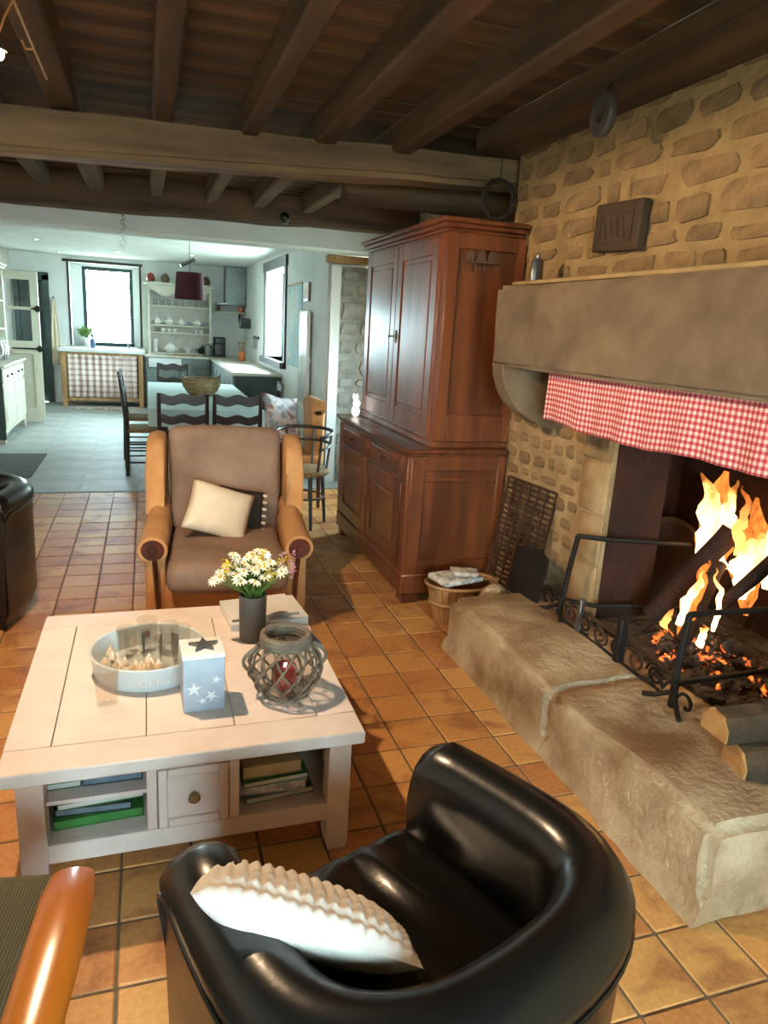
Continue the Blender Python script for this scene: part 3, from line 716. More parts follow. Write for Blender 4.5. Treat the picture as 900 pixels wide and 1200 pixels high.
# logs, fire, ashes
def log(name, a, b, ra, rb, mat, label, cat='log', group=None, end='charred', n=12, fork=None, seed=0.):
    a, b = Vector(a), Vector(b); t = thing(name, label, cat, a, 0, group)
    d = b-a; pts = [d*(k/8) for k in range(9)]
    bm = bmn(); tube(bm, pts, [ra+(rb-ra)*k/8 for k in range(9)], n)
    if fork: tube(bm, [d*.55, d*.6+Vector(fork)*.4, d*.62+Vector(fork)], [rb*.95, rb*.8, rb*.55], n)
    obj('bark', jitter(bm, ra*.28, 9, seed), mat, t)
    dn = d.normalized()
    bm = bmn(); tube(bm, [-dn*.004, dn*.002], ra*.86, n); obj('cut_end', jitter(bm, .003, 20, seed), end, t)
    return t
LA = log('burning_log', pX(762, 722, 2.10), pX(858, 622, 2.32), .042, .05, 'charred', 'thick charred log propped steeply across the flames', group=None, fork=(.0, -.05, .09), seed=1)
LB = log('burning_log', pX(800, 752, 2.06), pX(842, 660, 2.26), .03, .036, 'charred', 'shorter charred log leaning beside the thick propped one', seed=2)
log('burning_log', pX(752, 738, 2.12), pX(835, 668, 2.40), .016, .018, 'charred', 'thin burning branch lying behind the propped logs', seed=3)
log('burning_log', pX(846, 708, 2.12), pX(925, 640, 2.36), .024, .03, 'charred', 'charred log under the largest flames, sloping away from the andiron', seed=4)
log('kindling_stick', pX(714, 690, 2.14), pX(736, 665, 2.26), .010, .009, 'cutwood', 'short pale stick of kindling standing in the ashes', 'stick', seed=5)
log('kindling_stick', pZ(815, 812, .30), pZ(845, 824, .30), .010, .009, 'ash', 'grey ash-coated stick lying before the firewood', 'stick', seed=6)
def flame(parent, pts, ws, mat, seed=0.):
    pts = [Vector(p) for p in pts]; o0 = pts[0]; N = 18; out = []; wr = []
    for k in range(N+1):
        t = k/N*(len(pts)-1); i = min(int(t), len(pts)-2); f = t-i
        p = pts[i].lerp(pts[i+1], f)-parent.location; w = ws[i]+(ws[i+1]-ws[i])*f
        wob = Vector((math.sin(k*.9+seed)*.008, math.sin(k*1.15+seed*2)*.012, 0))*(k/N)
        out.append(p+wob); wr.append((w*(1+.18*math.sin(k*1.7+seed)), w*.55))
    bm = bmn(); tube(bm, out, wr, 14); jitter(bm, .010, 12, seed)
    return obj('flame', bm, mat, parent, ang=180)
fire = thing('log_fire', 'blazing yellow fire burning on the hearth', 'fire', (2.2, 2.2, .29))
flame(fire, [pX(838, 668, 2.36), pX(832, 640, 2.36), pX(836, 600, 2.36), pX(826, 556, 2.36)], [.055, .075, .058, .006], 'flame', 0)
flame(fire, [pX(850, 640, 2.38), pX(850, 610, 2.38), pX(855, 590, 2.38), pX(864, 562, 2.38)], [.035, .045, .028, .004], 'flame', 2)
flame(fire, [pX(868, 700, 2.30), pX(872, 672, 2.30), pX(884, 650, 2.30), pX(898, 625, 2.32)], [.025, .072, .055, .01], 'flame', 3)
flame(fire, [pX(900, 690, 2.34), pX(902, 660, 2.34), pX(910, 630, 2.34), pX(918, 600, 2.34)], [.025, .07, .05, .008], 'flame', 9)
flame(fire, [pX(795, 732, 2.08), pX(803, 708, 2.09), pX(818, 685, 2.11), pX(828, 668, 2.12)], [.02, .024, .020, .004], 'flame', 4)
flame(fire, [pX(836, 740, 2.06), pX(842, 715, 2.06), pX(845, 690, 2.06), pX(838, 665, 2.06)], [.010, .013, .011, .003], 'flame', 5)
flame(fire, [pX(818, 757, 2.02), pX(822, 745, 2.02), pX(826, 733, 2.02)], [.016, .018, .004], 'flame', 6)
flame(fire, [pX(868, 650, 2.30), pX(866, 620, 2.30), pX(876, 598, 2.30), pX(872, 568, 2.30)], [.03, .028, .016, .003], 'flame2', 7)
flame(fire, [pX(778, 735, 2.14), pX(780, 722, 2.14), pX(790, 705, 2.16)], [.02, .025, .006], 'flame2', 8)
flame(fire, [pX(832, 690, 2.37), pX(834, 645, 2.37), pX(842, 600, 2.37), pX(850, 552, 2.37)], [.02, .09, .085, .012], 'fringe', 1.5)
flame(fire, [pX(872, 720, 2.31), pX(876, 675, 2.31), pX(886, 635, 2.31), pX(888, 585, 2.32)], [.015, .08, .07, .01], 'fringe', 3.6)
flame(fire, [pX(800, 750, 2.09), pX(808, 715, 2.10), pX(822, 680, 2.12), pX(830, 655, 2.13)], [.03, .036, .03, .005], 'fringe', 5.1)
bm = bmn(); rr = random.Random(4)
for k in range(170):
    a = rr.uniform(0, 2*PI); q = rr.random()**.5
    p = Vector((2.2+.20*q*math.cos(a), 2.15+.30*q*math.sin(a), .30+.10*(1-q)*rr.random()))
    s = rr.uniform(.012, .032); g2 = bmesh.ops.create_icosphere(bm, subdivisions=1, radius=s)['verts']
    for v in g2: v.co = v.co*rr.uniform(.6, 1.2)+p
o = obj('embers', bm, 'ember', None, False); o['kind'] = 'stuff'; tag(o, 'glowing embers heaped under the burning logs', 'embers')
bm = bmn()
lathe(bm, [(.30, 0), (.27, .014), (.15, .03), (.01, .045)], 30, (2.26, 2.18, .268), 1.05, 1.6); bmesh.ops.subdivide_edges(bm, edges=bm.edges, cuts=1); jitter(bm, .02, 9)
for k in range(150):
    p = Vector((rr.uniform(1.90, 2.55), rr.uniform(1.68, 2.66), .284)); s = rr.uniform(.01, .03)
    g2 = bmesh.ops.create_icosphere(bm, subdivisions=1, radius=s)['verts']; k2 = (rr.uniform(.7, 1.6), rr.uniform(.7, 1.6), .6)
    for v in g2: v.co = Vector((v.co.x*k2[0], v.co.y*k2[1], v.co.z*k2[2]))+p
o = obj('ashes', bm, 'ash', None, False); o['kind'] = 'stuff'; tag(o, 'grey ash and charcoal lumps strewn over the hearth', 'ash')
# split firewood in front
def split_log(loc, rz, L, w, h, label, seed):
    t = thing('firewood', label, 'log', loc, rz, 'split firewood stacked on the hearth')
    poly = [(-w/2, .0), (w/2, .0), (w/2*1.02, h*.55), (w*.2, h), (-w*.3, h*.92), (-w/2*1.05, h*.5)]
    bm = bmn(); prism(bm, poly, 'x', .004, L)
    bmesh.ops.subdivide_edges(bm, edges=[e for e in bm.edges if e.calc_length() > .2], cuts=6)
    obj('bark', jitter(bm, .008, 14, seed), 'bark', t)
    bm = bmn(); prism(bm, [(a*.94, b*.94+.003) for a, b in poly], 'x', -.004, .006); obj('cut_end', jitter(bm, .004, 30, seed), 'cutwood', t)
    return t
split_log((1.70, 1.50, .293), R(-14), .42, .13, .10, 'lower dark split log resting on the near end of hearth', 1)
split_log((1.66, 1.56, .394), R(-4), .46, .12, .085, 'upper split log with pale cut end, lying on another log', 3)

# ------------------------------------------------------------------ CUPBOARD
cx0, cx1, cy0, cy1 = 1.38, 1.985, 3.69, 5.21
t = thing('cherry_cupboard', 'tall two-tier cherrywood cupboard standing beside the fireplace', 'cupboard', (cx0, cy0, 0))
def cu(name, bm, mat='cherry', parent=None, **k):
    xf(bm, Matrix.Translation((-cx0, -cy0, 0))); return obj(name, bm, mat, parent or t, **k)
cu('lower_body', box(bmn(), cx0+.02, cx1, cy0+.02, cy1-.02, .075, .885, .004))
bm = bmn(); box(bm, cx0-.005, cx1, cy0-.005, cy1+.005, .06, .185, .01); cu('plinth', bm)
for yv in (cy0+.01, cy1-.11): 
    for xv in (cx0+.01, cx1-.11): cu('foot', box(bmn(), xv, xv+.10, yv, yv+.10, 0, .06, .008), 'redwood')
bm = bmn(); box(bm, cx0-.03, cx1+.0, cy0-.03, cy1+.03, .90, .925, .008); box(bm, cx0-.012, cx1, cy0-.012, cy1+.012, .882, .902, .006); cu('worktop', bm, 'cherrydark')
# lower side panel: stiles and rails with a recessed board
bm = bmn()
for xa, xb, za, zb in ((cx0+.02, cx0+.10, .185, .885), (cx1-.05, cx1, .185, .885), (cx0+.10, cx1-.05, .80, .885), (cx0+.10, cx1-.05, .185, .26), (cx0+.1, cx1-.05, .735, .76)): box(bm, xa, xb, cy0, cy0+.022, za, zb, .004)
cu('side_frame', bm)
ym = (cy0+cy1)/2
for a, b in ((cy0+.09, ym-.02), (ym+.02, cy1-.09)):
    d = cu('drawer', box(bmn(), cx0-.004, cx0+.03, a, b, .735, .865, .006), 'cherrydark')
    bm = bmn(); box(bm, cx0-.008, cx0+.0, a+.025, b-.025, .757, .843, .004); cu('drawer_panel', bm, 'cherrydark', d)
    bm = bmn(); lathe(bm, [(.008, 0), (.008, .012), (.017, .02), (.017, .028), (.008, .033)], 12); xf(bm, Matrix.Translation((cx0-.006, (a+b)/2, .80)) @ Matrix.Rotation(R(-90), 4, 'Y')); cu('knob', bm, 'redwood', d)
    d = cu('door', box(bmn(), cx0+.002, cx0+.03, a, b, .20, .715, .004))
    bm = bmn(); w = .085
    box(bm, cx0-.008, cx0+.004, a, a+w, .20, .715, .003); box(bm, cx0-.008, cx0+.004, b-w, b, .20, .715, .003); box(bm, cx0-.008, cx0+.004, a+w, b-w, .20, .29, .003); box(bm, cx0-.008, cx0+.004, a+w, b-w, .63, .715, .003)
    cu('door_frame', bm, parent=d)
    cu('raised_panel', box(bmn(), cx0-.006, cx0+.004, a+w+.025, b-w-.025, .315, .605, .006), parent=d)
for ya_, yb_ in ((cy0+.005, cy0+.08), (cy1-.08, cy1-.005)): cu('corner_post', box(bmn(), cx0-.004, cx0+.03, ya_, yb_, .19, .875, .004))
cu('keyhole_plate', box(bmn(), cx0-.014, cx0-.008, ym+.035, ym+.055, .45, .52, .003), 'brass')
ux = cx0+.145
cu('upper_body', box(bmn(), ux, cx1, cy0+.03, cy1-.05, .925, 2.08, .004))
bm = bmn(); box(bm, ux-.012, cx1, cy0+.018, cy1-.038, .925, .965, .006); cu('upper_base', bm)
bm = bmn()
for k, (e, za, zb) in enumerate(((.012, 2.08, 2.10), (.03, 2.10, 2.125), (.05, 2.125, 2.15))): box(bm, ux-e, cx1, cy0+.03-e, cy1-.05+e, za, zb, .006)
cu('cornice', bm, 'cherrydark')
bm = bmn()
for xa, xb, za, zb in ((ux, ux+.065, .965, 2.08), (cx1-.05, cx1, .965, 2.08), (ux+.065, cx1-.05, 2.0, 2.08), (ux+.065, cx1-.05, .965, 1.12)): box(bm, xa, xb, cy0+.008, cy0+.03, za, zb, .004)
cu('side_frame', bm)
for a, b in ((cy0+.09, ym-.008), (ym-.002, cy1-.11)):
    d = cu('door', box(bmn(), ux-.010, ux+.01, a, b, .985, 2.06, .003)); w = .085
    bm = bmn(); box(bm, ux-.022, ux-.008, a, a+w, .985, 2.06, .003); box(bm, ux-.022, ux-.008, b-w, b, .985, 2.06, .003); box(bm, ux-.022, ux-.008, a+w, b-w, .985, 1.09, .003); box(bm, ux-.022, ux-.008, a+w, b-w, 1.97, 2.06, .003)
    cu('door_frame', bm, parent=d)
    cu('raised_panel', box(bmn(), ux-.018, ux-.008, a+w+.02, b-w-.02, 1.115, 1.945, .007), parent=d)
cu('keyhole_plate', box(bmn(), ux-.028, ux-.022, ym-.05, ym-.03, 1.48, 1.56, .003), 'brass')
bm = bmn(); lathe(bm, [(.005, 0), (.005, .02), (.011, .024), (.011, .03)], 10); xf(bm, Matrix.Translation((ux-.022, ym+.03, 1.52)) @ Matrix.Rotation(R(-90), 4, 'Y')); cu('knob', bm, 'brass')
# small peg rack hung on the cupboard side and twig wreath
t = thing('peg_rack', 'small carved wooden rack hung on the side of the cupboard', 'rack', (1.60, 3.698, 1.93))
obj('rail', box(bmn(), 0, .22, -.035, 0, 0, .012, .002), 'jarbrown', t)
for k in range(3): obj('carved_scallop', prism(bmn(), [(.02+.066*k, .012), (.075+.066*k, .012), (.072+.066*k, .05), (.048+.066*k, .072), (.024+.066*k, .05)], 'y', -.014, -.002), 'jarbrown', t)
for k in range(4): bm = bmn(); tube(bm, [(.03+.053*k, -.01, 0), (.03+.053*k, -.03, -.05)], .006, 6); obj('peg', bm, 'jarbrown', t)
t = thing('twig_wreath', 'dark twig wreath hanging beside the chimney breast above the cupboard', 'wreath', (1.88, 3.88, 2.17))
for k in range(5):
    pts = [(random.uniform(-.012, .012)+.09*math.cos(2*PI*i/18), random.uniform(-.015, .015), .12+.10*math.sin(2*PI*i/18)+random.uniform(-.012, .012)) for i in range(18)]
    bm = bmn(); tube(bm, pts, .008, 6, closed=True); obj('twig', bm, 'twig', t)
bm = bmn(); tube(bm, [(0, 0, .21), (0, .0, .35)], .003, 5); obj('string', bm, 'twig', t)
# white figurine on the cupboard ledge; emission added so it looks brightly lit
t = thing('white_figurine', 'small white animal figurine with added glow on the cupboard ledge', 'lamp', (1.448, 5.06, .926))
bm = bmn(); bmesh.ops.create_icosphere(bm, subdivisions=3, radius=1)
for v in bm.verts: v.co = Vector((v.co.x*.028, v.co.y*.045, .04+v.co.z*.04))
obj('body', bm, 'figurine_glow', t)
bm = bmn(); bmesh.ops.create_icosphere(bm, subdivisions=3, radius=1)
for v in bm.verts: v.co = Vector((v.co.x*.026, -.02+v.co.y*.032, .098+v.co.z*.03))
obj('head', bm, 'figurine_glow', t)
for s in (-1, 1): bm = bmn(); tube(bm, [(s*.008, .0, .115), (s*.012, .014, .145), (s*.012, .02, .165)], [.008, .010, .004], 8); obj('ear', bm, 'figurine_glow', t)

# ------------------------------------------------------------------ NEWSPAPER BASKET
t = thing('chip_basket', 'pale wood splint basket standing on tiles before the cupboard', 'basket', (1.64, 3.42, 0))
N = 28
for k in range(N):
    a0, a1 = 2*PI*(k+.06)/N, 2*PI*(k+.94)/N
    bm = bmn(); vs_ = []
    for (r, z) in ((.145, .004), (.205, .23)):
        for rr2 in (r, r-.006):
            for a in (a0, a1): vs_.append(bm.verts.new((rr2*math.cos(a), rr2*.72*math.sin(a), z)))
    q = vs_
    for f in ((0, 1, 5, 4), (3, 2, 6, 7), (1, 3, 7, 5), (2, 0, 4, 6), (4, 5, 7, 6), (2, 3, 1, 0)): bm.faces.new([q[i] for i in f])
    obj('splint', bm, 'oakpale', t, False)
for z, r in ((.225, .207), (.12, .180)):
    bm = bmn(); tube(bm, [(r*math.cos(2*PI*k/30), r*.72*math.sin(2*PI*k/30), z) for k in range(30)], (.005, .016) if False else .010, 6, closed=True); obj('hoop', bm, 'oakpale', t)
bm = bmn(); lathe(bm, [(.13, .004), (.13, .012)], 24, sy=.72); obj('base', bm, 'oakpale', t)
tag(obj('newspaper', (lambda b: (xf(jitter(cushion(b, -.13, .13, -.085, .085, 0, .03, .012), .008, 12, 1), Matrix.Rotation(R(12), 4, 'Z')), b)[1])(bmn()), 'paper', None, loc=(1.60, 3.42, .2385)), 'folded newspaper lying on top of the splint basket', 'newspaper')
tag(obj('newspaper', (lambda b: (xf(jitter(cushion(b, -.075, .075, -.05, .05, 0, .025, .01), .006, 14, 3), Matrix.Rotation(R(-20), 4, 'Z')), b)[1])(bmn()), 'paper', None, loc=(1.64, 3.40, .276)), 'small crumpled newspaper on top of the folded one, basket by hearth', 'newspaper')

# ------------------------------------------------------------------ COFFEE TABLE
t = thing('coffee_table', 'square white painted coffee table with drawer and open shelves', 'table', (0.1, 2.3, 0))
def ct(name, bm, mat='whitepaint', parent=None, **k):
    xf(bm, Matrix.Translation((-.1, -2.3, 0))); return obj(name, bm, mat, parent or t, **k)
X0, X1, Y0, Y1, ZT = -.385, .575, 1.745, 2.775, .44
bw = .115
ct('top_board', box(bmn(), X0, X1, Y0, Y0+bw, .40, ZT, .004)); ct('top_board', box(bmn(), X0, X1, Y1-bw, Y1, .40, ZT, .004))
ct('top_board', box(bmn(), X0, X0+bw, Y0+bw+.0015, Y1-bw-.0015, .40, ZT, .003)); ct('top_board', box(bmn(), X1-bw, X1, Y0+bw+.0015, Y1-bw-.0015, .40, ZT, .003))
xi0, xi1, yi0, yi1 = X0+bw+.0015, X1-bw-.0015, Y0+bw+.0015, Y1-bw-.0015
for a, b in ((0, .3333), (.3333, .6667), (.6667, 1)):
    xa, xb = xi0+(xi1-xi0)*a+.0012, xi0+(xi1-xi0)*b-.0012
    for c, d in ((0, .5), (.5, 1)):
        ct('top_board', box(bmn(), xa, xb, yi0+(yi1-yi0)*c+.0008, yi0+(yi1-yi0)*d-.0008, .402, ZT-.0006, .002))
lx0, lx1, ly0, ly1 = -.355, .555, 1.81, 2.71
for xa in (lx0, lx1-.068):
    for ya in (ly0, ly1-.07):
        bm = bmn(); prism(bm, [(xa, .40), (xa+.068, .40), (xa+.068, .03), (xa+.060, .0), (xa+.006, .0), (xa, .03)] , 'y', ya, ya+.07, .003); ct('leg', bm)
ct('top_rail', box(bmn(), lx0+.068, lx1-.068, ly0+.006, ly0+.03, .355, .40, .002))
ct('bottom_rail', box(bmn(), lx0+.068, lx1-.068, ly0+.006, ly0+.03, .105, .165, .002))
for xa in (-.030, .196): ct('divider', box(bmn(), xa, xa+.028, ly0+.008, ly1-.02, .165, .355, .002))
ct('bottom_shelf', box(bmn(), lx0+.03, lx1-.03, ly0+.03, ly1-.01, .145, .165))
ct('shelf', box(bmn(), lx0+.03, -.03, ly0+.03, ly1-.3, .272, .284))
bm = bmn(); box(bm, lx0+.012, lx0+.03, ly0+.07, ly1-.07, .105, .40); ct('side_panel', bm)
bm = bmn(); box(bm, lx1-.03, lx1-.012, ly0+.07, ly1-.07, .105, .40); ct('side_panel', bm)
ct('rear_panel', box(bmn(), lx0+.068, lx1-.068, ly1-.03, ly1-.012, .105, .40))
d = ct('drawer', box(bmn(), .0, .194, ly0+.010, ly0+.40, .167, .353, .003))
bm = bmn(); 
for xa, xb, za, zb in ((.0, .026, .167, .353), (.168, .194, .167, .353), (.026, .168, .167, .193), (.026, .168, .327, .353)): box(bm, xa, xb, ly0+.002, ly0+.012, za, zb, .003)
ct('drawer_frame', bm, parent=d)
bm = bmn(); lathe(bm, [(.007, 0), (.007, .010), (.016, .016), (.017, .024), (.010, .030)], 14); xf(bm, Matrix.Translation((.097, ly0+.010, .262)) @ Matrix.Rotation(R(90), 4, 'X')); ct('knob', bm, 'brass', d)

def book(name, label, cat, x, y, z, w, d, h, rz, mat, pages='bookwhite', group=None):
    b = thing(name, label, cat, (x, y, z), rz, group)
    obj('pages', box(bmn(), -w/2+.003, w/2-.003, -d/2+.003, d/2-.003, .0015, h-.0015), pages, b, False)
    bm = bmn(); box(bm, -w/2, w/2, -d/2, d/2, 0, .0018); box(bm, -w/2, w/2, -d/2, d/2, h-.0018, h); box(bm, -w/2, -w/2+.002, -d/2, d/2, 0.0018, h-.0018); obj('cover', bm, mat, b, False)
    return b
book('book', 'green-edged book lying at the bottom of the table shelf', 'book', -.165, 1.99, .1655, .24, .22, .028, R(3), 'bookgreen', 'bookgreen')
book('book', 'dark book on the green-edged book in table shelf', 'book', -.17, 1.99, .194, .20, .20, .022, R(-2), 'bookdark', 'bookblue')
book('book', 'green magazine topmost of the lower shelf pile in table', 'magazine', -.16, 1.995, .2165, .23, .20, .020, R(4), 'bookgreen', 'bookwhite')
book('book', 'thick dark-covered book on the middle shelf of the table', 'book', -.12, 1.98, .2845, .16, .18, .032, R(0), 'bookdark', 'bookblue')
book('book', 'pale green magazine beside the dark book on middle shelf', 'magazine', -.258, 1.975, .2845, .105, .17, .02, R(2), 'bookgreen', 'bookwhite')
book('book', 'grey magazine at the bottom of the table compartment nearest the hearth', 'magazine', .345, 1.98, .1655, .21, .22, .02, R(5), 'bookblue', 'bookwhite')
book('book', 'white magazine under a green one in the table compartment by hearth', 'magazine', .34, 1.985, .186, .20, .22, .03, R(-3), 'bookwhite', 'paper')
book('book', 'green magazine under the tan book in the table compartment', 'magazine', .335, 1.985, .2165, .20, .22, .018, R(4), 'bookgreen', 'bookwhite')
book('book', 'tan book topmost in the table compartment nearest the hearth', 'book', .33, 1.99, .235, .18, .20, .04, R(2), 'booktan', 'booktan')
# on the top: white books / papers
book('album', 'large pale grey book lying on the table behind the vase', 'book', .415, 2.635, .44, .30, .24, .028, R(5), 'bookwhite', 'bookwhite')
book('magazine', 'white magazine lying on the large pale book behind vase', 'magazine', .40, 2.64, .4685, .27, .20, .012, R(8), 'bookwhite', 'paper')
book('magazine', 'glossy magazine under the woven lantern and vase side', 'magazine', .495, 2.40, .44, .14, .19, .008, R(12), 'bookblue', 'paper')

# enamel tray
TX, TY = -.015, 2.27
t = thing('enamel_tray', 'round white enamel tray with raised lettering, holding glasses', 'tray', (TX, TY, .44))
bm = bmn(); r1, r2 = .165, .182; n = 48
lathe(bm, [(.02, 0), (r1, 0), (r1+.004, .004), (r2, .075), (r2+.004, .079), (r2, .082), (r2-.006, .079), (r1-.006, .010), (.02, .010)], n)
obj('bowl', bm, 'trayblue', t)
tx = bpy.data.curves.new('lettering', 'FONT'); tx.body = 'CERVEZA'; tx.size = .038; tx.extrude = .0015; tx.space_character = 1.15
to = bpy.data.objects.new('lettering_curve', tx); C.objects.link(to)
bpy.context.view_layer.update()
me = bpy.data.meshes.new_from_object(to.evaluated_get(bpy.context.evaluated_depsgraph_get())); C.objects.unlink(to); bpy.data.objects.remove(to)
for v in me.vertices:
    a = R(-101)+v.co.x/.176; zz = .022+v.co.y; rr2 = r1+.004+(r2-r1-.004)*(zz-.004)/.071+.0005+v.co.z
    v.co = Vector((rr2*math.cos(a), rr2*math.sin(a), zz))
me.materials.append(M['china']); lo = bpy.data.objects.new('lettering', me); C.objects.link(lo); lo.parent = t
# glasses
def glass_obj(r, h):
    bm = bmn(); lathe(bm, [(r*.8, 0), (r*.86, .006), (r, h), (r-.0022, h), (r*.86-.003, .010), (.002, .010)], 20); return bm
gp = None
spots = [(-.085, 2.335), (-.02, 2.365), (.05, 2.345), (.085, 2.28), (-.005, 2.29), (-.06, 2.265), (.045, 2.235)]
for k, (gx, gy) in enumerate(spots):
    g = thing('drinking_glass', 'clear drinking glass with red emblem standing in the tray' if k == 1 else 'clear drinking glass standing in the enamel tray', 'glass', (gx, gy, .4505), 0, 'glasses in the tray')
    h = .125 if k % 2 else .11
    obj('tumbler', glass_obj(.034, h), 'glass', g)
    if k == 1: obj('red_emblem', prism(bmn(), [(-.008, .07), (.008, .07), (.008, .09), (0, .098), (-.008, .09)], 'y', -.0345, -.0335), 'jarred', g, False)
g = tag(obj('drinking_glass', glass_obj(.036, .12), 'glass', None, loc=(*pZ(126, 826, .44).xy, .44)), 'clear glass tumbler standing on the table before the tray', 'glass')
sh = random.Random(2)
k = 0
while k < 30:
    a = sh.uniform(0, 2*PI); q = .14*sh.random()**.5; p = (TX+q*math.cos(a), TY+q*math.sin(a))
    if any((p[0]-u)**2+(p[1]-v)**2 < (.05 if q2 < 7 else .024)**2 for q2, (u, v) in enumerate(spots)): 
        k += .002; continue
    k = int(k)+1
    bm = bmn(); rr2 = sh.uniform(.012, .018); lathe(bm, [(.004, 0), (rr2, .004), (rr2*.9, .012), (rr2*.45, .024), (.003, .032)], 12)
    for v in bm.verts: v.co *= 1+.10*math.sin(6*math.atan2(v.co.y, v.co.x))
    tag(obj('seashell', bm, 'shell', None, loc=(p[0], p[1], .4505+(.024 if k > 11 else 0)), rot=(0, 0, sh.uniform(0, 6))), 'pale ribbed seashell lying in the enamel tray', 'shell', 'shells in the tray')
    spots.append(p)
# starfish tin
t = thing('starfish_tin', 'pale blue square tin with starfish on its lid', 'tin', (.135, 2.015, .44), R(2))
obj('body', box(bmn(), -.06, .06, -.06, .06, 0, .168, .006, 2), 'tinblue', t)
obj('lid', box(bmn(), -.062, .062, -.062, .062, .168, .182, .004, 2), 'tinwhite', t)
def star(bm, c, r, n=5, rot=0., th=.004, axis='z'):
    pts = []
    for k in range(2*n):
        a = rot+PI*k/n; rr = r if k % 2 == 0 else r*.36; pts.append((c[0]+rr*math.cos(a), c[1]+rr*math.sin(a)))
    return prism(bm, pts, axis, c[2], c[2]+th)
obj('starfish', star(bmn(), (.005, 0, .182), .045, rot=.3, th=.010), 'grey_metal', t, False)
for c, r, ro in (((-.03, .075, -.0615), .024, .3), ((.02, .05, -.0615), .02, .9), ((.035, .10, -.0615), .014, .1), ((-.005, .035, -.0615), .012, .5)):
    obj('painted_star', star(bmn(), c, r, rot=ro, th=.002, axis='y'), 'tinwhite', t, False)

# vase with flowers
t = thing('flower_vase', 'dark grey cylindrical vase holding garden flowers', 'vase', (.343, 2.43, .4402))
bm = bmn(); lathe(bm, [(.043, 0), (.047, .004), (.050, .17), (.051, .176), (.046, .176), (.042, .012), (.01, .012)], 28); obj('cylinder', bm, 'vase', t)
bq = thing('wildflower_bouquet', 'loose bunch of white daisies and yellow sprigs in the vase', 'bouquet', (.343, 2.43, .4535))
fr = random.Random(11)
bm = bmn()
for k in range(260):
    a = fr.uniform(0, 2*PI); zq = fr.uniform(.165, .25); q = fr.uniform(0, .035+.6*(zq-.165)); p = Vector((q*math.cos(a), q*math.sin(a), zq))
    d = Vector((math.cos(a)*.6, math.sin(a)*.6, fr.uniform(.2, 1))).normalized(); s = d.cross(Vector((0, 0, 1))).normalized(); L, w = fr.uniform(.025, .045), fr.uniform(.006, .011)
    v4 = [bm.verts.new(p), bm.verts.new(p+d*L*.5+s*w), bm.verts.new(p+d*L), bm.verts.new(p+d*L*.5-s*w)]; bm.faces.new(v4)
o = obj('foliage', bm, 'leaf', bq, False); o['kind'] = 'stuff'
heads = []
for k in range(44):
    a = fr.uniform(0, 2*PI); q = .11*fr.random()**.5; heads.append(Vector((q*math.cos(a)*1.15, q*math.sin(a), .30-.9*q*q*4+fr.uniform(-.03, .02))))
heads += [Vector((-.13, -.02, .235)), Vector((-.115, .01, .245)), Vector((-.14, 0, .22)), Vector((.13, -.02, .26)), Vector((.14, .01, .23)), Vector((-.07, .0, .315)), Vector((.10, 0, .305)), Vector((.145, .0, .29))]
for k, h in enumerate(heads):
    kind = 'petal' if k % 4 != 1 or k in (44, 45, 46, 49) else 'yellow'
    if k in (47, 48, 50, 51): kind = 'mauve'
    bm = bmn(); tube(bm, [(h.x*.1, h.y*.1, .02), (h.x*.22, h.y*.22, .165), (h.x*.65, h.y*.65, .165+(h.z-.165)*.6), h], .0015, 4); st = obj('stem', bm, 'leaf', bq)
    if kind == 'petal':
        bm = bmn(); r = fr.uniform(.020, .029)
        c = bm.verts.new(h); ring = []
        for i in range(20):
            rr2 = r if i % 2 == 0 else r*.55; a = 2*PI*i/20; ring.append(bm.verts.new(h+Vector((rr2*math.cos(a), rr2*math.sin(a)-.004, .006*(1 if i % 2 else -.2)))))
        for i in range(20): bm.faces.new((c, ring[i], ring[(i+1) % 20]))
        xf(bm, Matrix.Translation(h) @ Matrix.Rotation(fr.uniform(.1, .9), 4, 'X') @ Matrix.Rotation(fr.uniform(-.5, .5), 4, 'Y') @ Matrix.Translation(-h)); obj('petals', bm, 'petal', st, False)
        bm = bmn(); bmesh.ops.create_icosphere(bm, subdivisions=1, radius=.005); xf(bm, Matrix.Translation(h+Vector((0, -.003, .004)))); obj('flower_eye', bm, 'yellow', st)
    else:
        bm = bmn()
        for i in range(9):
            g2 = bmesh.ops.create_icosphere(bm, subdivisions=1, radius=fr.uniform(.003, .006))['verts']; off = Vector((fr.gauss(0, .009), fr.gauss(0, .009), fr.gauss(0, .011)))
            for v in g2: v.co += h+off
        obj('blossom', bm, kind, st)

# woven lantern
t = thing('willow_lantern', 'round grey woven willow lantern with glass insert', 'lantern', (.388, 2.02, .44))
prof = [(.062, .006), (.088, .03), (.108, .065), (.113, .095), (.104, .13), (.082, .158), (.068, .17)]
def pr(s):
    tt = s*(len(prof)-1); i = min(int(tt), len(prof)-2); f = tt-i
    return prof[i][0]+(prof[i+1][0]-prof[i][0])*f, prof[i][1]+(prof[i+1][1]-prof[i][1])*f
for k in range(12):
    for s in (-1, 1):
        for dlt in (0,):
            pts = []
            for i in range(15):
                r, z = pr(i/14); a = 2*PI*k/12+s*i/14*1.35
                pts.append(((r+.0035*s)*math.cos(a), (r+.0035*s)*math.sin(a), z))
            bm = bmn(); tube(bm, pts, .0042, 6); obj('willow_strand', bm, 'greywicker', t)
for z, r, rad in ((.008, .064, .008), (.172, .070, .010), (.184, .071, .010), (.196, .070, .010)):
    bm = bmn(); tube(bm, [(r*math.cos(2*PI*k/28), r*math.sin(2*PI*k/28), z+.0015*math.sin(k*2.2)) for k in range(28)], rad, 6, closed=True); obj('willow_ring', bm, 'greywicker', t)
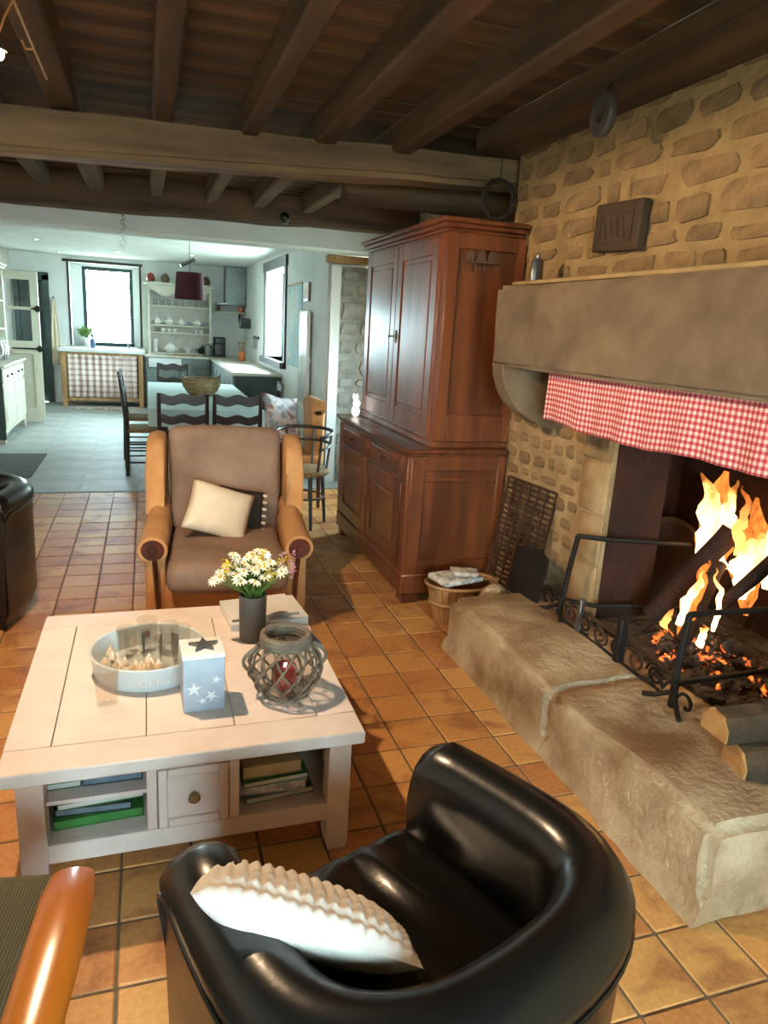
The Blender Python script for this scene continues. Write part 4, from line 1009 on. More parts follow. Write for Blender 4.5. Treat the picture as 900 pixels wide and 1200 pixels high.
for s in (-1, 1):
    pts = [(s*(.085+.045*math.sin(k/10*PI)), 0.0, .165-.10*(k/10)) for k in range(11)]
    bm = bmn(); tube(bm, pts, .006, 6); obj('handle_loop', bm, 'greywicker', t)
bm = bmn(); lathe(bm, [(.045, .012), (.075, .03), (.088, .08), (.08, .13), (.058, .165), (.056, .165), (.078, .13), (.086, .08), (.073, .032), (.01, .016)], 24); obj('glass_insert', bm, 'glass', t)
cdl = thing('pillar_candle', 'short red pillar candle inside the woven lantern', 'candle', (.388, 2.02, .4585))
bm = bmn(); lathe(bm, [(.034, 0), (.035, .004), (.035, .075), (.030, .078), (.004, .074)], 20); obj('wax', bm, 'candle', cdl)
bm = bmn(); tube(bm, [(0, 0, .072), (.001, 0, .086)], .0012, 5); obj('wick', bm, 'blackplastic', cdl)

# ------------------------------------------------------------------ LEATHER TUB CHAIRS
def tub_chair(label, loc, rz):
    t = thing('leather_tub_chair', label, 'armchair', loc, rz, 'black leather tub chairs')
    hw, yf, yb, th = .305, .30, .0, .115      # centre line half width, arm front, start of the curve, wall thickness
    path = []
    for k in range(6): path.append((-hw+.03*(1-k/6)**1.5, yf-(yf-yb)*k/6))
    for k in range(25):
        a = PI+PI*k/24; c, s = math.cos(a), math.sin(a); e = .80
        path.append((math.copysign(abs(c)**e, c)*hw, yb+math.copysign(abs(s)**e, s)*.235))
    for k in range(1, 7): path.append((hw-.03*(k/6)**1.5, yb+(yf-yb)*k/6))
    N = len(path); bm = bmn(); rings = []; rim = []
    for i, (x, y) in enumerate(path):
        a, b = path[max(i-1, 0)], path[min(i+1, N-1)]; tx_, ty_ = b[0]-a[0], b[1]-a[1]; L = math.hypot(tx_, ty_); nx, ny = ty_/L, -tx_/L    # inward? fix sign below
        if nx*x+ny*(y-.05) < 0: nx, ny = -nx, -ny
        s = i/(N-1); hgt = .685+.02*math.sin(PI*s)**2
        e = min(i, N-1-i)
        if e == 0: hgt -= .03
        h = th/2
        sec = [(h-.025, .05), (h, .12), (h+.004, .45), (h+.006, hgt-.085), (h+.014, hgt-.07), (h+.014, hgt-.045), (h*.85, hgt-.014), (h*.45, hgt), (0, hgt+.004), (-h*.5, hgt-.002), (-h*.9, hgt-.02), (-h-.008, hgt-.055), (-h-.004, hgt-.10), (-h+.004, .42), (-h+.004, .30)]
        rings.append([bm.verts.new((x+nx*o, y+ny*o, z)) for o, z in sec]); rim.append((x+nx*(h+.012), y+ny*(h+.012), hgt-.082))
    for A, B in zip(rings, rings[1:]):
        for k in range(len(A)-1): bm.faces.new((A[k], A[k+1], B[k+1], B[k]))
        bm.faces.new((A[-1], A[0], B[0], B[-1]))
    f1, f2 = bm.faces.new(rings[0]), bm.faces.new(rings[-1][::-1])
    bmesh.ops.bevel(bm, geom=list(f1.edges)+list(f2.edges), offset=.012, segments=2, affect='EDGES')
    obj('shell', bm, 'leather', t, ang=65)
    bm = bmn(); tube(bm, rim, .006, 6); obj('piping', bm, 'leather', t)
    obj('seat_base', box(bmn(), -.235, .235, -.165, .285, .06, .325, .015, 2), 'leather', t)
    bm = bmn(); box(bm, -.250, .250, -.185, .325, .33, .465, .04, 4)
    bmesh.ops.subdivide_edges(bm, edges=[e for e in bm.edges if e.calc_length() > .1], cuts=26, use_grid_fill=True)
    for v in bm.verts:
        u, w = v.co.x/.25, (v.co.y-.07)/.255; k = max(0, 1-u*u)*max(0, 1-w*w)
        if v.co.z > .40:
            d2 = math.hypot(u-.15, w-.9)
            aa_ = math.atan2(u-.35, 1.35-w); v.co.z += .030*k+(.009*math.sin(aa_*9+.8*math.sin(3*w))+.0025*math.sin(aa_*19+w*3))*min(1, k*2.2)
        if u > 0 and v.co.y < -.08: v.co.x -= .0
    # round the back corners to the tub
    for v in bm.verts:
        if v.co.y < 0:
            lim = .25*math.sqrt(max(.05, 1-(v.co.y/.205)**4)); v.co.x = max(-lim, min(lim, v.co.x))
    obj('seat_cushion', bm, 'leatherfold', t, ang=180)
    for x in (-.27, .27):
        for y in (-.12, .22): bm = bmn(); lathe(bm, [(.018, 0), (.024, .05), (.026, .062)], 12, (x, y, 0)); obj('leg', bm, 'darkwood', t)
    return t
tub_chair('black leather tub chair with white knitted cushion, beside the hearth', (.427, .939, 0), R(20))
tub_chair('black leather tub chair on the tiles beyond the coffee table', (-.955, 3.98, 0), R(172))
# white knitted cushion
t = thing('knitted_cushion', 'white chunky knitted cushion leaning inside the leather tub chair', 'cushion', (.225, 1.0, .56))
n = 64; bm = bmn(); w, d, h = .365, .30, .10
def pl(u, v, sgn):
    e = max(0, (1-abs(u)**3))**.6*max(0, (1-abs(v)**3))**.6
    bumpy = (.010*abs(math.sin(u*PI*8.5))*abs(math.sin(v*PI*6)) if sgn > 0 else 0)*min(1, e*2)
    return (u*w/2, v*d/2, sgn*(h/2*e)+bumpy)
for sgn, nm in ((1, 'knitted_face'), (-1, 'plain_back')):
    bm = bmn(); g = [[bm.verts.new(pl(-1+2*i/n, -1+2*j/n, sgn)) for j in range(n+1)] for i in range(n+1)]
    for i in range(n):
        for j in range(n): bm.faces.new((g[i][j], g[i+1][j], g[i+1][j+1], g[i][j+1]))
    o = obj(nm, bm, 'knit', t, ang=180)
ax = Vector((.90, -.33, -.28)).normalized(); nz = Vector((.42, .50, .76)); nz = (nz-ax*nz.dot(ax)).normalized(); ay = nz.cross(ax)
t.matrix_world = Matrix.Translation((.222, .962, .615)) @ Matrix((ax, ay, nz)).transposed().to_4x4()

# ------------------------------------------------------------------ CORDUROY ARMCHAIR with wooden arms (corner of the frame)
t = thing('corduroy_armchair', 'olive corduroy armchair with varnished wooden arms', 'armchair', (-.492, .96, 0), R(-8))
bm = bmn(); cushion(bm, -.285, .285, -.30, .44, .30, .475, .07, crown=.02); obj('seat_cushion', bm, 'cord', t)
bm = bmn(); cushion(bm, -.27, .27, -.44, -.29, .40, .98, .06); obj('back_cushion', bm, 'cord', t)
for s in (-1, 1):
    poly = []
    bm = bmn()
    pts = [(s*.335, -.42, .60), (s*.335, -.2, .625), (s*.33, .05, .63), (s*.322, .18, .622), (s*.315, .245, .605)]
    tube(bm, pts, [(.034, .02), (.040, .02), (.044, .021), (.043, .02), (.036, .016)], 14); obj('arm', bm, 'honey', t)
    bm = bmn(); tube(bm, [(s*.305, .10, .61), (s*.30, .12, .30), (s*.30, .14, 0)], [(.022, .022), (.022, .022), (.018, .018)], 10); obj('leg', bm, 'honey', t)
    bm = bmn(); tube(bm, [(s*.335, -.40, .60), (s*.335, -.42, .30), (s*.33, -.46, 0)], .02, 10); obj('leg', bm, 'honey', t)
    obj('side_rail', box(bmn(), s*.31-.015, s*.31+.015, -.42, .14, .25, .30, .006), 'honey', t)
obj('front_rail', box(bmn(), -.30, .30, .11, .14, .25, .30, .006), 'honey', t)
obj('rear_rail', box(bmn(), -.30, .30, -.43, -.40, .25, .31, .006), 'honey', t)

# ------------------------------------------------------------------ WING CHAIR
t = thing('wingback_chair', 'tan velour wingback armchair with brown seat and back cushions', 'armchair', (.39, 3.80, 0), R(-5))
# local: front is -y
bm = bmn(); box(bm, -.33, .33, -.36, .40, .13, .29, .03, 3); obj('seat_frame', bm, 'velour', t)
bm = bmn(); box(bm, -.29, .29, -.50, .26, .275, .43, .065, 5)
bmesh.ops.subdivide_edges(bm, edges=[e for e in bm.edges if e.calc_length() > .2], cuts=8, use_grid_fill=True)
for v in bm.verts:
    u, w = v.co.x/.29, (v.co.y+.12)/.38; k = max(0, 1-u*u)*max(0, 1-w*w)
    if v.co.z > .36: v.co.z += .035*k
    if v.co.y < -.38: v.co.y -= .03*(1-u*u)
obj('seat_cushion', jitter(bm, .008, 5), 'brownvel', t, ang=180)
bm = bmn(); box(bm, -.305, .305, -.07, .09, 0, .60, .06, 5)
bmesh.ops.subdivide_edges(bm, edges=[e for e in bm.edges if e.calc_length() > .2], cuts=8, use_grid_fill=True)
for v in bm.verts:
    u, w = v.co.x/.305, (v.co.z-.30)/.30; k = max(0, 1-u*u)*max(0, 1-w*w)
    if v.co.y < 0: v.co.y -= .04*k
    v.co.z += .02*(1-u*u) if v.co.z > .4 else 0
    v.co.x *= 1+.05*max(0, (v.co.z-.25)/.35)
o = obj('back_cushion', jitter(bm, .008, 4, 2), 'brownvel', t, ang=180, loc=(0, .30, .365), rot=(R(-13), 0, 0))
bm = bmn(); box(bm, -.34, .34, -.0, .09, .0, .88-.20, .03, 3); obj('back_shell', bm, 'velour', t, loc=(0, .385, .2), rot=(R(-13), 0, 0))
for s in (-1, 1):
    # wing: slab with curved front outline in the y-z plane
    out = [(.46, .45), (.06, .43), (.10, .52), (.16, .62), (.16, .74), (.14, .84), (.19, .915), (.30, .935), (.46, .925), (.54, .88)]
    bm = bmn(); xa, xb = (.328, .425) if s > 0 else (-.425, -.328)
    prism(bm, out, 'x', xa, xb, .04); obj('wing', bm, 'velour', t, ang=70)
    # arm: rolled
    bm = bmn(); tube(bm, [(s*.352, -.40, .475), (s*.352, -.25, .485), (s*.355, .05, .50), (s*.36, .40, .52)], [(.070, .068), (.068, .066), (.062, .062), (.055, .06)], 16); obj('arm', bm, 'velour', t)
    bm = bmn(); box(bm, *sorted((s*.295, s*.395)), -.37, .42, .13, .48, .03, 3); obj('arm_panel', bm, 'velour', t)
    # carved scroll on the arm front
    bm = bmn(); tube(bm, [(s*.352, -.405, .475), (s*.352, -.415, .475)], [(.054, .052), (.046, .044)], 20); sc_ = obj('scroll_front', bm, 'redwood', t)
    bm = bmn(); tube(bm, [(s*.352, -.412, .475), (s*.352, -.424, .475)], [.024, .016], 14); obj('scroll_boss', bm, 'redwood', sc_)
    bm = bmn(); tube(bm, [(s*.345, -.405, .43), (s*.34, -.40, .33), (s*.335, -.39, .20), (s*.33, -.38, .13)], [(.034, .012), (.024, .012), (.02, .012), (.02, .012)], 10); obj('front_rail', bm, 'redwood', t)
    bm = bmn(); tube(bm, [(s*.33, -.33, .14), (s*.345, -.35, .07), (s*.345, -.36, 0)], [.028, .022, .026], 10); obj('leg', bm, 'redwood', t)
    bm = bmn(); tube(bm, [(s*.31, .40, .14), (s*.31, .44, 0)], [.024, .02], 10); obj('leg', bm, 'redwood', t)
# cushions on it
t = thing('scatter_cushion', 'square cream cotton cushion propped on the wingback chair', 'cushion', (.36, 3.70, .56))
bm = bmn(); pillow(bm, .34, .30, .13, 14, 2.6, .06); obj('cover', bm, 'cream', t, ang=180)
ax = Vector((.93, -.05, -.30)).normalized(); nz = Vector((-.05, -.75, .66)); nz = (nz-ax*nz.dot(ax)).normalized(); ay = nz.cross(ax)
t.matrix_world = Matrix.Translation((.345, 3.74, .582)) @ Matrix((ax, ay, nz)).transposed().to_4x4()
t = thing('scatter_cushion', 'small dark patterned cushion tucked behind the cream one', 'cushion', (.52, 3.86, .55))
bm = bmn(); pillow(bm, .26, .24, .09, 10, 2.6, .05); obj('cover', bm, 'twig', t, ang=180)
bm = bmn()
for k in range(6): tube(bm, [(.12, -.10+.04*k, 0), (.145, -.10+.04*k, .0)], .008, 6)
obj('tassel', bm, 'cream', t)
ax = Vector((.9, .1, -.2)).normalized(); nz = Vector((.05, -.85, .5)); nz = (nz-ax*nz.dot(ax)).normalized(); ay = nz.cross(ax)
t.matrix_world = Matrix.Translation((.475, 3.87, .555)) @ Matrix((ax, ay, nz)).transposed().to_4x4()

# ------------------------------------------------------------------ CABLE LIGHT
t = thing('cable_spotlight', 'lit halogen lamp clipped to a copper ceiling cable', 'lamp', (-.355, 2.36, 2.20))
bm = bmn(); tube(bm, [(.045, -3.9, .15), (.045, -1.5, .147), (.045, .70, .15)], .004, 6); obj('cable', bm, 'copper', t)
bm = bmn(); tube(bm, [(.045, .39, .15), (.02, .40, .15), (.012, .39, .17)], .004, 6); obj('hook', bm, 'copper', t)
bm = bmn(); tube(bm, [(.045, .0, .147), (.02, .0, .10), (0, 0, .05)], .003, 6); obj('arm', bm, 'copper', t)
bm = bmn(); lathe(bm, [(.010, .05), (.014, .03), (.024, .022), (.022, .022), (.012, .03)], 16, closed=True); obj('reflector', bm, 'grey_metal', t)
bm = bmn(); bmesh.ops.create_icosphere(bm, subdivisions=2, radius=.016); xf(bm, Matrix.Translation((0, 0, .014))); obj('bulb', bm, 'lampglow', t)
l = bpy.data.lights.new('halogen_light', 'SPOT'); l.energy = LAMP_W; l.color = (1, .70, .42); l.shadow_soft_size = .02; l.spot_size = R(174); l.spot_blend = .15; lamp_tilt = -R(11)
lo = bpy.data.objects.new('halogen_light', l); C.objects.link(lo); lo.parent = t; lo.location = (0, 0, -.024); lo.rotation_euler = (0, lamp_tilt, 0)

# ------------------------------------------------------------------ DINING AREA
t = thing('dining_table', 'long dining table in front of the kitchen', 'table', (.52, 8.05, 0))
obj('top', box(bmn(), -.50, .50, -1.36, 1.36, .71, .748, .005), 'darkwood', t)
for x in (-.44, .38):
    for y in (-1.29, 1.23): obj('leg', box(bmn(), x, x+.07, y, y+.07, 0, .71, .008), 'darkwood', t)
obj('apron', box(bmn(), -.45, .45, -1.28, 1.28, .62, .71, .004), 'darkwood', t)
bm = bmn(); box(bm, -.515, .515, -1.375, 1.375, .7485, .755)
NB = 60
def skirt(pts, zb):
    vs1 = [bm.verts.new((x, y, .752)) for x, y in pts]; vs2 = []
    for k, (x, y) in enumerate(pts):
        f = .008*math.sin(k*1.3); n = Vector((x*2.6, y, 0)); 
        dx = (f if abs(abs(x)-.515) < 1e-3 else 0); dy = (f if abs(abs(y)-1.375) < 1e-3 else 0)
        vs2.append(bm.verts.new((x+math.copysign(dx, x), y+math.copysign(dy, y), zb)))
    for a in range(len(pts)): b = (a+1) % len(pts); bm.faces.new((vs1[a], vs1[b], vs2[b], vs2[a]))
pts = [(-.515+1.03*k/16, -1.375) for k in range(16)]+[(.515, -1.375+2.75*k/30) for k in range(30)]+[(.515-1.03*k/16, 1.375) for k in range(16)]+[(-.515, 1.375-2.75*k/30) for k in range(30)]
skirt(pts, .60)
tag(obj('tablecloth', bm, 'cloth', None, loc=(.52, 8.05, 0), ang=30), 'pale grey-green cloth spread over the dining table', 'tablecloth')

def dining_chair(label):
    t = thing('dining_chair', label, 'chair', (0, 0, 0), 0, 'dark wooden dining chairs')
    w = .19      # faces +y, back at -y
    for s in (-1, 1):
        bm = bmn(); tube(bm, [(s*.185, -.19, 0), (s*.185, -.18, .45), (s*w, -.205, .72), (s*w, -.235, .96)], [.019, .02, .018, .015], 8); obj('leg', bm, 'darkwood', t)
        bm = bmn(); tube(bm, [(s*.195, .19, 0), (s*.20, .19, .46)], [.016, .02], 8); obj('leg', bm, 'darkwood', t)
        for z in (.14, .26): bm = bmn(); tube(bm, [(s*.185, -.185, z), (s*.197, .19, z)], .010, 6); obj('stretcher', bm, 'darkwood', t)
    for y, z in ((.19, .20), (-.185, .20), (.19, .32)): bm = bmn(); tube(bm, [(-.19, y, z), (.19, y, z)], .010, 6); obj('stretcher', bm, 'darkwood', t)
    for zb, zt, y in ((.87, .95, -.228), (.71, .78, -.205), (.56, .62, -.193)):
        up = [(-.185+.37*k/16, zt+.012*math.cos((k/16-.5)*4*PI)) for k in range(17)]
        lo = [(.185-.37*k/16, zb+.010*math.cos((k/16-.5)*4*PI)) for k in range(17)]
        bm = bmn(); prism(bm, up+lo, 'y', y-.008, y+.008); obj('back_slat', bm, 'darkwood', t)
    bm = bmn(); cushion(bm, -.205, .205, -.19, .21, .435, .47, .014, crown=.006); obj('seat', bm, 'rush', t)
    return t
dc = dining_chair('dark slatted dining chair with its back to the wingback chair, beside table leg')
dc.location = (.275, 6.30, 0)
dup(dc, (.715, 6.30, 0), R(0), 'dark slatted dining chair between its twin and the floral cushion, table end')
dup(dc, (-.02, 7.55, 0), R(-88), 'dark dining chair at the aisle side of table, nearest living room')
dup(dc, (-.05, 8.40, 0), R(-92), 'dark dining chair at the aisle side of table, nearer the sink')
dup(dc, (.33, 9.72, 0), R(180), 'dark dining chair at the table end facing the counter')
dup(dc, (1.09, 7.5, 0), R(88), 'dark dining chair on the window side of the table')
# wicker bowl on table
t = thing('wicker_bowl', 'round wicker bowl standing on the dining table cloth', 'basket', (*pZ(236, 463, .756).xy, .7565))
for k in range(7):
    r = .115+.075*math.sin(k/6*PI*.62); z = .012+.026*k
    bm = bmn(); tube(bm, [(r*math.cos(2*PI*i/30), r*math.sin(2*PI*i/30), z+.004*math.sin(i*3+k*PI)) for i in range(30)], .016, 6, closed=True); obj('woven_coil', bm, 'wicker', t)
bm = bmn(); lathe(bm, [(.11, 0), (.11, .012)], 24); obj('base', bm, 'wicker', t)
for s in (-1, 1): bm = bmn(); tube(bm, [(s*.16, -.05, .17), (s*.19, -.03, .205), (s*.19, .03, .205), (s*.16, .05, .17)], .009, 6); obj('handle', bm, 'wicker', t)
# high-back velour chair with a floral cushion
t = thing('high_back_chair', 'tan velour high-backed side chair beyond the cupboard', 'chair', (1.20, 6.15, 0), 0)
bm = bmn(); box(bm, .125, .24, -.19, .19, .40, .88, .03, 3); obj('backrest', bm, 'velour', t)
bm = bmn(); tube(bm, [(.185, -.19, .88), (.185, .19, .88)], .066, 16); obj('head_roll', bm, 'velour', t)
bm = bmn(); cushion(bm, -.27, .23, -.20, .20, .36, .47, .03, crown=.01); obj('seat', bm, 'velour', t)
for x in (-.24, .20):
    for y in (-.17, .17): bm = bmn(); tube(bm, [(x, y, .37), (x*1.03, y*1.03, 0)], [.02, .016], 8); obj('leg', bm, 'redwood', t)
t = thing('floral_cushion', 'large grey and white floral cushion on the high-backed chair', 'cushion', (1.10, 6.10, .49))
bm = bmn(); pillow(bm, .36, .46, .15, 14, 2.6, .08); obj('cover', jitter(bm, .02, 6, 5), 'floral', t, ang=180)
ax = Vector((.93, .30, -.12)).normalized(); nz = Vector((-.22, -.86, .42)); nz = (nz-ax*nz.dot(ax)).normalized(); ay = nz.cross(ax)
t.matrix_world = Matrix.Translation((1.10, 6.13, .745)) @ Matrix((ax, ay, nz)).transposed().to_4x4()
# bentwood armchair
t = thing('bentwood_armchair', 'dark bentwood armchair with round rush seat by the cupboard', 'chair', (1.15, 5.47, 0), R(-35))
bm = bmn(); lathe(bm, [(.19, .42), (.21, .425), (.215, .445), (.20, .462), (.05, .47)], 28); obj('seat', bm, 'rush', t)
for z, rr2, rad in ((.76, .225, .014), (.66, .21, .011)):
    pts = [(rr2*math.cos(R(a)), rr2*math.sin(R(a)), z-(.0 if abs(a-90) < 60 else .03*((abs(a-90)-60)/60))) for a in range(-30, 211, 10)]
    bm = bmn(); tube(bm, pts, rad, 8); obj('arm_hoop', bm, 'darkwood', t)
for a in (-28, 30, 90, 150, 208):
    c, s = math.cos(R(a)), math.sin(R(a)); bm = bmn(); tube(bm, [(c*.19, s*.19, .45), (c*.215, s*.215, .66), (c*.225, s*.225, .755 if 20 < a < 160 else .73)], .010, 8); obj('spindle', bm, 'darkwood', t)
for a in (45, 135, 225, 315):
    c, s = math.cos(R(a)), math.sin(R(a)); bm = bmn(); tube(bm, [(c*.17, s*.17, .43), (c*.205, s*.205, 0)], [.018, .013], 8); obj('leg', bm, 'darkwood', t)
bm = bmn(); tube(bm, [(.175*math.cos(2*PI*k/24), .175*math.sin(2*PI*k/24), .24) for k in range(24)], .008, 6, closed=True); obj('leg_ring', bm, 'darkwood', t)

# ------------------------------------------------------------------ KITCHEN
# sink unit
t = thing('sink_unit', 'pale oak sink unit with white top under the window', 'cabinet', (-.70, 13.27, 0))
for x in (-.64, .56):
    for y in (-.28, .22): obj('leg', box(bmn(), x, x+.08, y, y+.07, 0, .90, .006), 'oakpale', t)
obj('top', box(bmn(), -.68, .68, -.31, .32, .90, .955, .008), 'whiteglaze', t)
obj('front_rail', box(bmn(), -.56, .56, -.27, -.24, .85, .90), 'oakpale', t); obj('bottom_shelf', box(bmn(), -.56, .56, -.27, .26, .10, .16, .004), 'oakpale', t)
obj('back_board', box(bmn(), -.60, .60, .27, .285, .1, .9), 'darkgreen', t)
bm = bmn(); NX = 90; pts1 = []; pts2 = []
for i in range(NX+1):
    x = -.54+1.08*i/NX; y = -.285-.016*math.sin(i*.75)-.008*math.sin(i*.31)
    pts1.append(bm.verts.new((x, y, .86))); pts2.append(bm.verts.new((x, y-.01, .165)))
for i in range(NX): bm.faces.new((pts1[i], pts1[i+1], pts2[i+1], pts2[i]))
o = tag(obj('sink_curtain', bm, 'plaid', None, loc=(-.70, 13.27, 0), ang=180), 'red and cream patterned curtain hung across the sink unit', 'curtain'); md = o.modifiers.new('thickness', 'SOLIDIFY'); md.thickness = .004
tag(obj('rag_rug', jitter(box(bmn(), -.55, .50, -.16, .16, .0, .012, .004), .003, 10), 'ragrug', None, loc=(-.62, 12.78, .006)), 'striped rag rug lying before the sink unit', 'rug')
tag(obj('floor_mat', box(bmn(), -.42, .42, -.62, .62, 0, .010, .003), 'darkmat', None, loc=(-1.49, 7.93, .006)), 'dark grey mat on the kitchen floor beside the dresser', 'mat')
# tap, bottles and plant at the window
t = thing('sink_tap', 'steel tap rising behind the sink top', 'tap', (-.30, 13.5, .956))
bm = bmn(); tube(bm, [(0, 0, 0), (0, 0, .20), (0, -.05, .26), (0, -.12, .25), (0, -.14, .21)], .012, 8); obj('spout', bm, 'steel', t)
bm = bmn(); lathe(bm, [(.03, 0), (.03, .012), (.015, .02)], 12); obj('base', bm, 'steel', t)
t = thing('soap_bottle', 'blue soap bottle on the sink top under the plant', 'bottle', (-.86, 13.36, .956))
bm = bmn(); lathe(bm, [(.035, 0), (.038, .01), (.038, .13), (.014, .16), (.014, .19)], 14); obj('bottle', bm, 'blueglass', t)
bm = bmn(); lathe(bm, [(.016, .19), (.016, .21), (.006, .215), (.006, .24)], 10); obj('pump', bm, 'blackplastic', t)
t = thing('potted_plant', 'leafy green plant standing on the kitchen window sill', 'plant', (-.98, 13.72, .981))
bm = bmn(); lathe(bm, [(.05, 0), (.07, .12), (.075, .13), (.065, .13), (.05, .05)], 16); obj('pot', bm, 'china', t)
bm = bmn(); pr2 = random.Random(6)
for k in range(90):
    a = pr2.uniform(0, 2*PI); L = pr2.uniform(.08, .17); d = Vector((math.cos(a), .6*math.sin(a), pr2.uniform(.4, 2.2))).normalized(); s = d.cross(Vector((0, 0, 1))).normalized()
    p = Vector((0, 0, .12)); q = p+d*L*1.6; bm.faces.new([bm.verts.new(p+d*.05), bm.verts.new(q-d*L*.5+s*.022), bm.verts.new(q-Vector((0, 0, .03))), bm.verts.new(q-d*L*.5-s*.022)])
o = obj('foliage', bm, 'leaf', t, False); o['kind'] = 'stuff'

# counters
t = thing('kitchen_counter', 'grey base cabinets under the dresser shelves', 'cabinet', (.83, 13.28, 0))
obj('carcass', box(bmn(), -.84, .22, -.26, .31, .08, .86), 'greycab', t, False); obj('plinth', box(bmn(), -.84, .22, -.22, .31, 0, .08), 'darkwood', t, False)
for k in range(2):
    d = obj('door', box(bmn(), -.83+.525*k, -.83+.525*k+.515, -.28, -.26, .10, .68, .004), 'greycab', t); bm = bmn(); tube(bm, [(-.83+.525*k+.45, -.28, .62), (-.83+.525*k+.45, -.30, .62), (-.83+.525*k+.45, -.30, .54), (-.83+.525*k+.45, -.28, .54)], .005, 6); obj('handle', bm, 'steel', d)
obj('sink_front', box(bmn(), -.80, -.26, -.30, -.262, .70, .855, .012, 2), 'whiteglaze', t)
obj('drawer', box(bmn(), -.25, .20, -.28, -.26, .70, .85, .004), 'greycab', t)
t = thing('peninsula_cabinet', 'grey-green cabinet run along the window side wall', 'cabinet', (1.38, 11.3, 0))
obj('carcass', box(bmn(), -.30, .31, -1.74, 1.69, .08, .86), 'greycab', t, False); obj('plinth', box(bmn(), -.26, .31, -1.70, 1.69, 0, .08), 'darkwood', t, False)
obj('end_panel', box(bmn(), -.30, .30, -1.765, -1.742, .10, .84, .004), 'darkgreen', t)
for k in range(5):
    d = obj('door', box(bmn(), -.32, -.302, -1.72+.67*k, -1.72+.67*k+.65, .10, .84, .004), 'greycab', t); bm = bmn(); tube(bm, [(-.32, -1.66+.67*k, .78), (-.345, -1.66+.67*k, .78), (-.345, -1.66+.67*k, .68), (-.32, -1.66+.67*k, .68)], .005, 6); obj('handle', bm, 'steel', d)
bm = bmn(); box(bm, -.03, 1.695, 12.99, 13.595, .862, .902, .006); box(bm, 1.04, 1.695, 9.50, 12.99, .862, .902, .006)
xf(bm, Matrix.Translation((-1.0, -12.5, -.862))); tag(obj('worktop', bm, 'worktop', None, loc=(1.0, 12.5, .862)), 'pale L-shaped kitchen worktop on the grey cabinets', 'worktop')
# dresser shelves
t = thing('dresser_shelves', 'white painted dresser shelves crowded with china', 'shelf', (.57, 13.42, .9035))
dz = .9035; W2 = .53
for s in (-1, 1): obj('side', box(bmn(), *sorted((s*W2, s*(W2-.04))), -.14, .16, 0, 1.16, .004), 'creampaint', t)
obj('back', box(bmn(), -W2+.04, W2-.04, .15, .165, 0, 1.16), 'worktop', t, False)
shz = [.005, .355, .48, .80]
for z in shz: obj('shelf', box(bmn(), -W2+.04, W2-.04, -.13, .15, z, z+.025, .003), 'creampaint', t)
obj('top', box(bmn(), -W2-.05, W2+.05, -.19, .17, 1.16, 1.20, .008), 'creampaint', t)
pts = [(-W2+.04, 1.16), (W2-.04, 1.16)]+[(W2-.04-(2*W2-.08)*k/24, 1.04+.05*math.cos(k/24*4*PI)-.02) for k in range(25)]
bm = bmn(); prism(bm, pts, 'y', -.145, -.13); obj('scalloped_fascia', bm, 'creampaint', t)
def teapot(name, label, cat, loc, s, mat, rz=0, group=None):
    t = thing(name, label, cat, loc, rz, group)
    bm = bmn(); lathe(bm, [(.045*s, 0), (.07*s, .02*s), (.085*s, .06*s), (.07*s, .10*s), (.045*s, .118*s)], 16); obj('body', bm, mat, t)
    bm = bmn(); lathe(bm, [(.046*s, .118*s), (.04*s, .13*s), (.012*s, .138*s), (.014*s, .152*s), (.004*s, .158*s)], 12); obj('lid', bm, mat, t)
    bm = bmn(); tube(bm, [(.07*s, 0, .04*s), (.105*s, 0, .07*s), (.12*s, 0, .11*s)], [.016*s, .012*s, .008*s], 8); obj('spout', bm, mat, t)
    bm = bmn(); tube(bm, [(-.07*s, 0, .09*s), (-.115*s, 0, .095*s), (-.115*s, 0, .05*s), (-.075*s, 0, .035*s)], .008*s, 6); obj('handle', bm, mat, t)
    return t
def cup(label, loc, s, mat, group):
    t = thing('cup', label, 'cup', loc, random.uniform(0, 6), group)
    bm = bmn(); lathe(bm, [(.025*s, 0), (.03*s, .006*s), (.042*s, .07*s), (.039*s, .07*s), (.026*s, .01*s), (.003, .01*s)], 14); obj('bowl', bm, mat, t)
    bm = bmn(); tube(bm, [(.036*s, 0, .06*s), (.062*s, 0, .055*s), (.06*s, 0, .025*s), (.03*s, 0, .015*s)], .005*s, 6); obj('handle', bm, mat, t)
    return t
zz = dz+.48+.026
for k, (x, s, mt) in enumerate([(-.38, .82, 'china'), (-.175, .92, 'china'), (.02, .78, 'china'), (.29, .8, 'china')]):
    teapot('teapot', 'white china teapot on the upper dresser shelf', 'teapot', (.57+x, 13.40, zz), s, mt, R(180 if k % 2 else 0), 'white teapots on the dresser')
for x in (.145, .43): cup('blue and white china cup between the white teapots', (.57+x, 13.38, zz), 1.0, 'bluechina', 'blue cups on the dresser')
zz = dz+.355+.026
for x in (-.28, -.18, -.09, .27, .36): cup('small white cup on the middle dresser shelf', (.57+x, 13.38, zz), .9, 'china', 'white cups on the dresser')
zz = dz+.03+.0015
for z in (0, .075, .15): cup('white stacked cup at the end of the bottom dresser shelf', (.57-.42, 13.40, zz+z), 1.05, 'china', 'stacked cups on the dresser')
teapot('tureen', 'large white round tureen on the bottom dresser shelf', 'tureen', (.57-.17, 13.38, zz), 1.2, 'china')
t2 = thing('serving_bowl', 'white footed bowl beside the tureen on the dresser', 'bowl', (.57+.12, 13.38, zz))
bm = bmn(); lathe(bm, [(.04, 0), (.035, .02), (.09, .09), (.095, .10), (.085, .095), (.02, .03)], 18); obj('bowl', bm, 'china', t2)
teapot('teapot', 'dark brown teapot on the bottom dresser shelf', 'teapot', (.57+.37, 13.40, zz), .85, 'blackplastic')
zz = dz+.80+.026
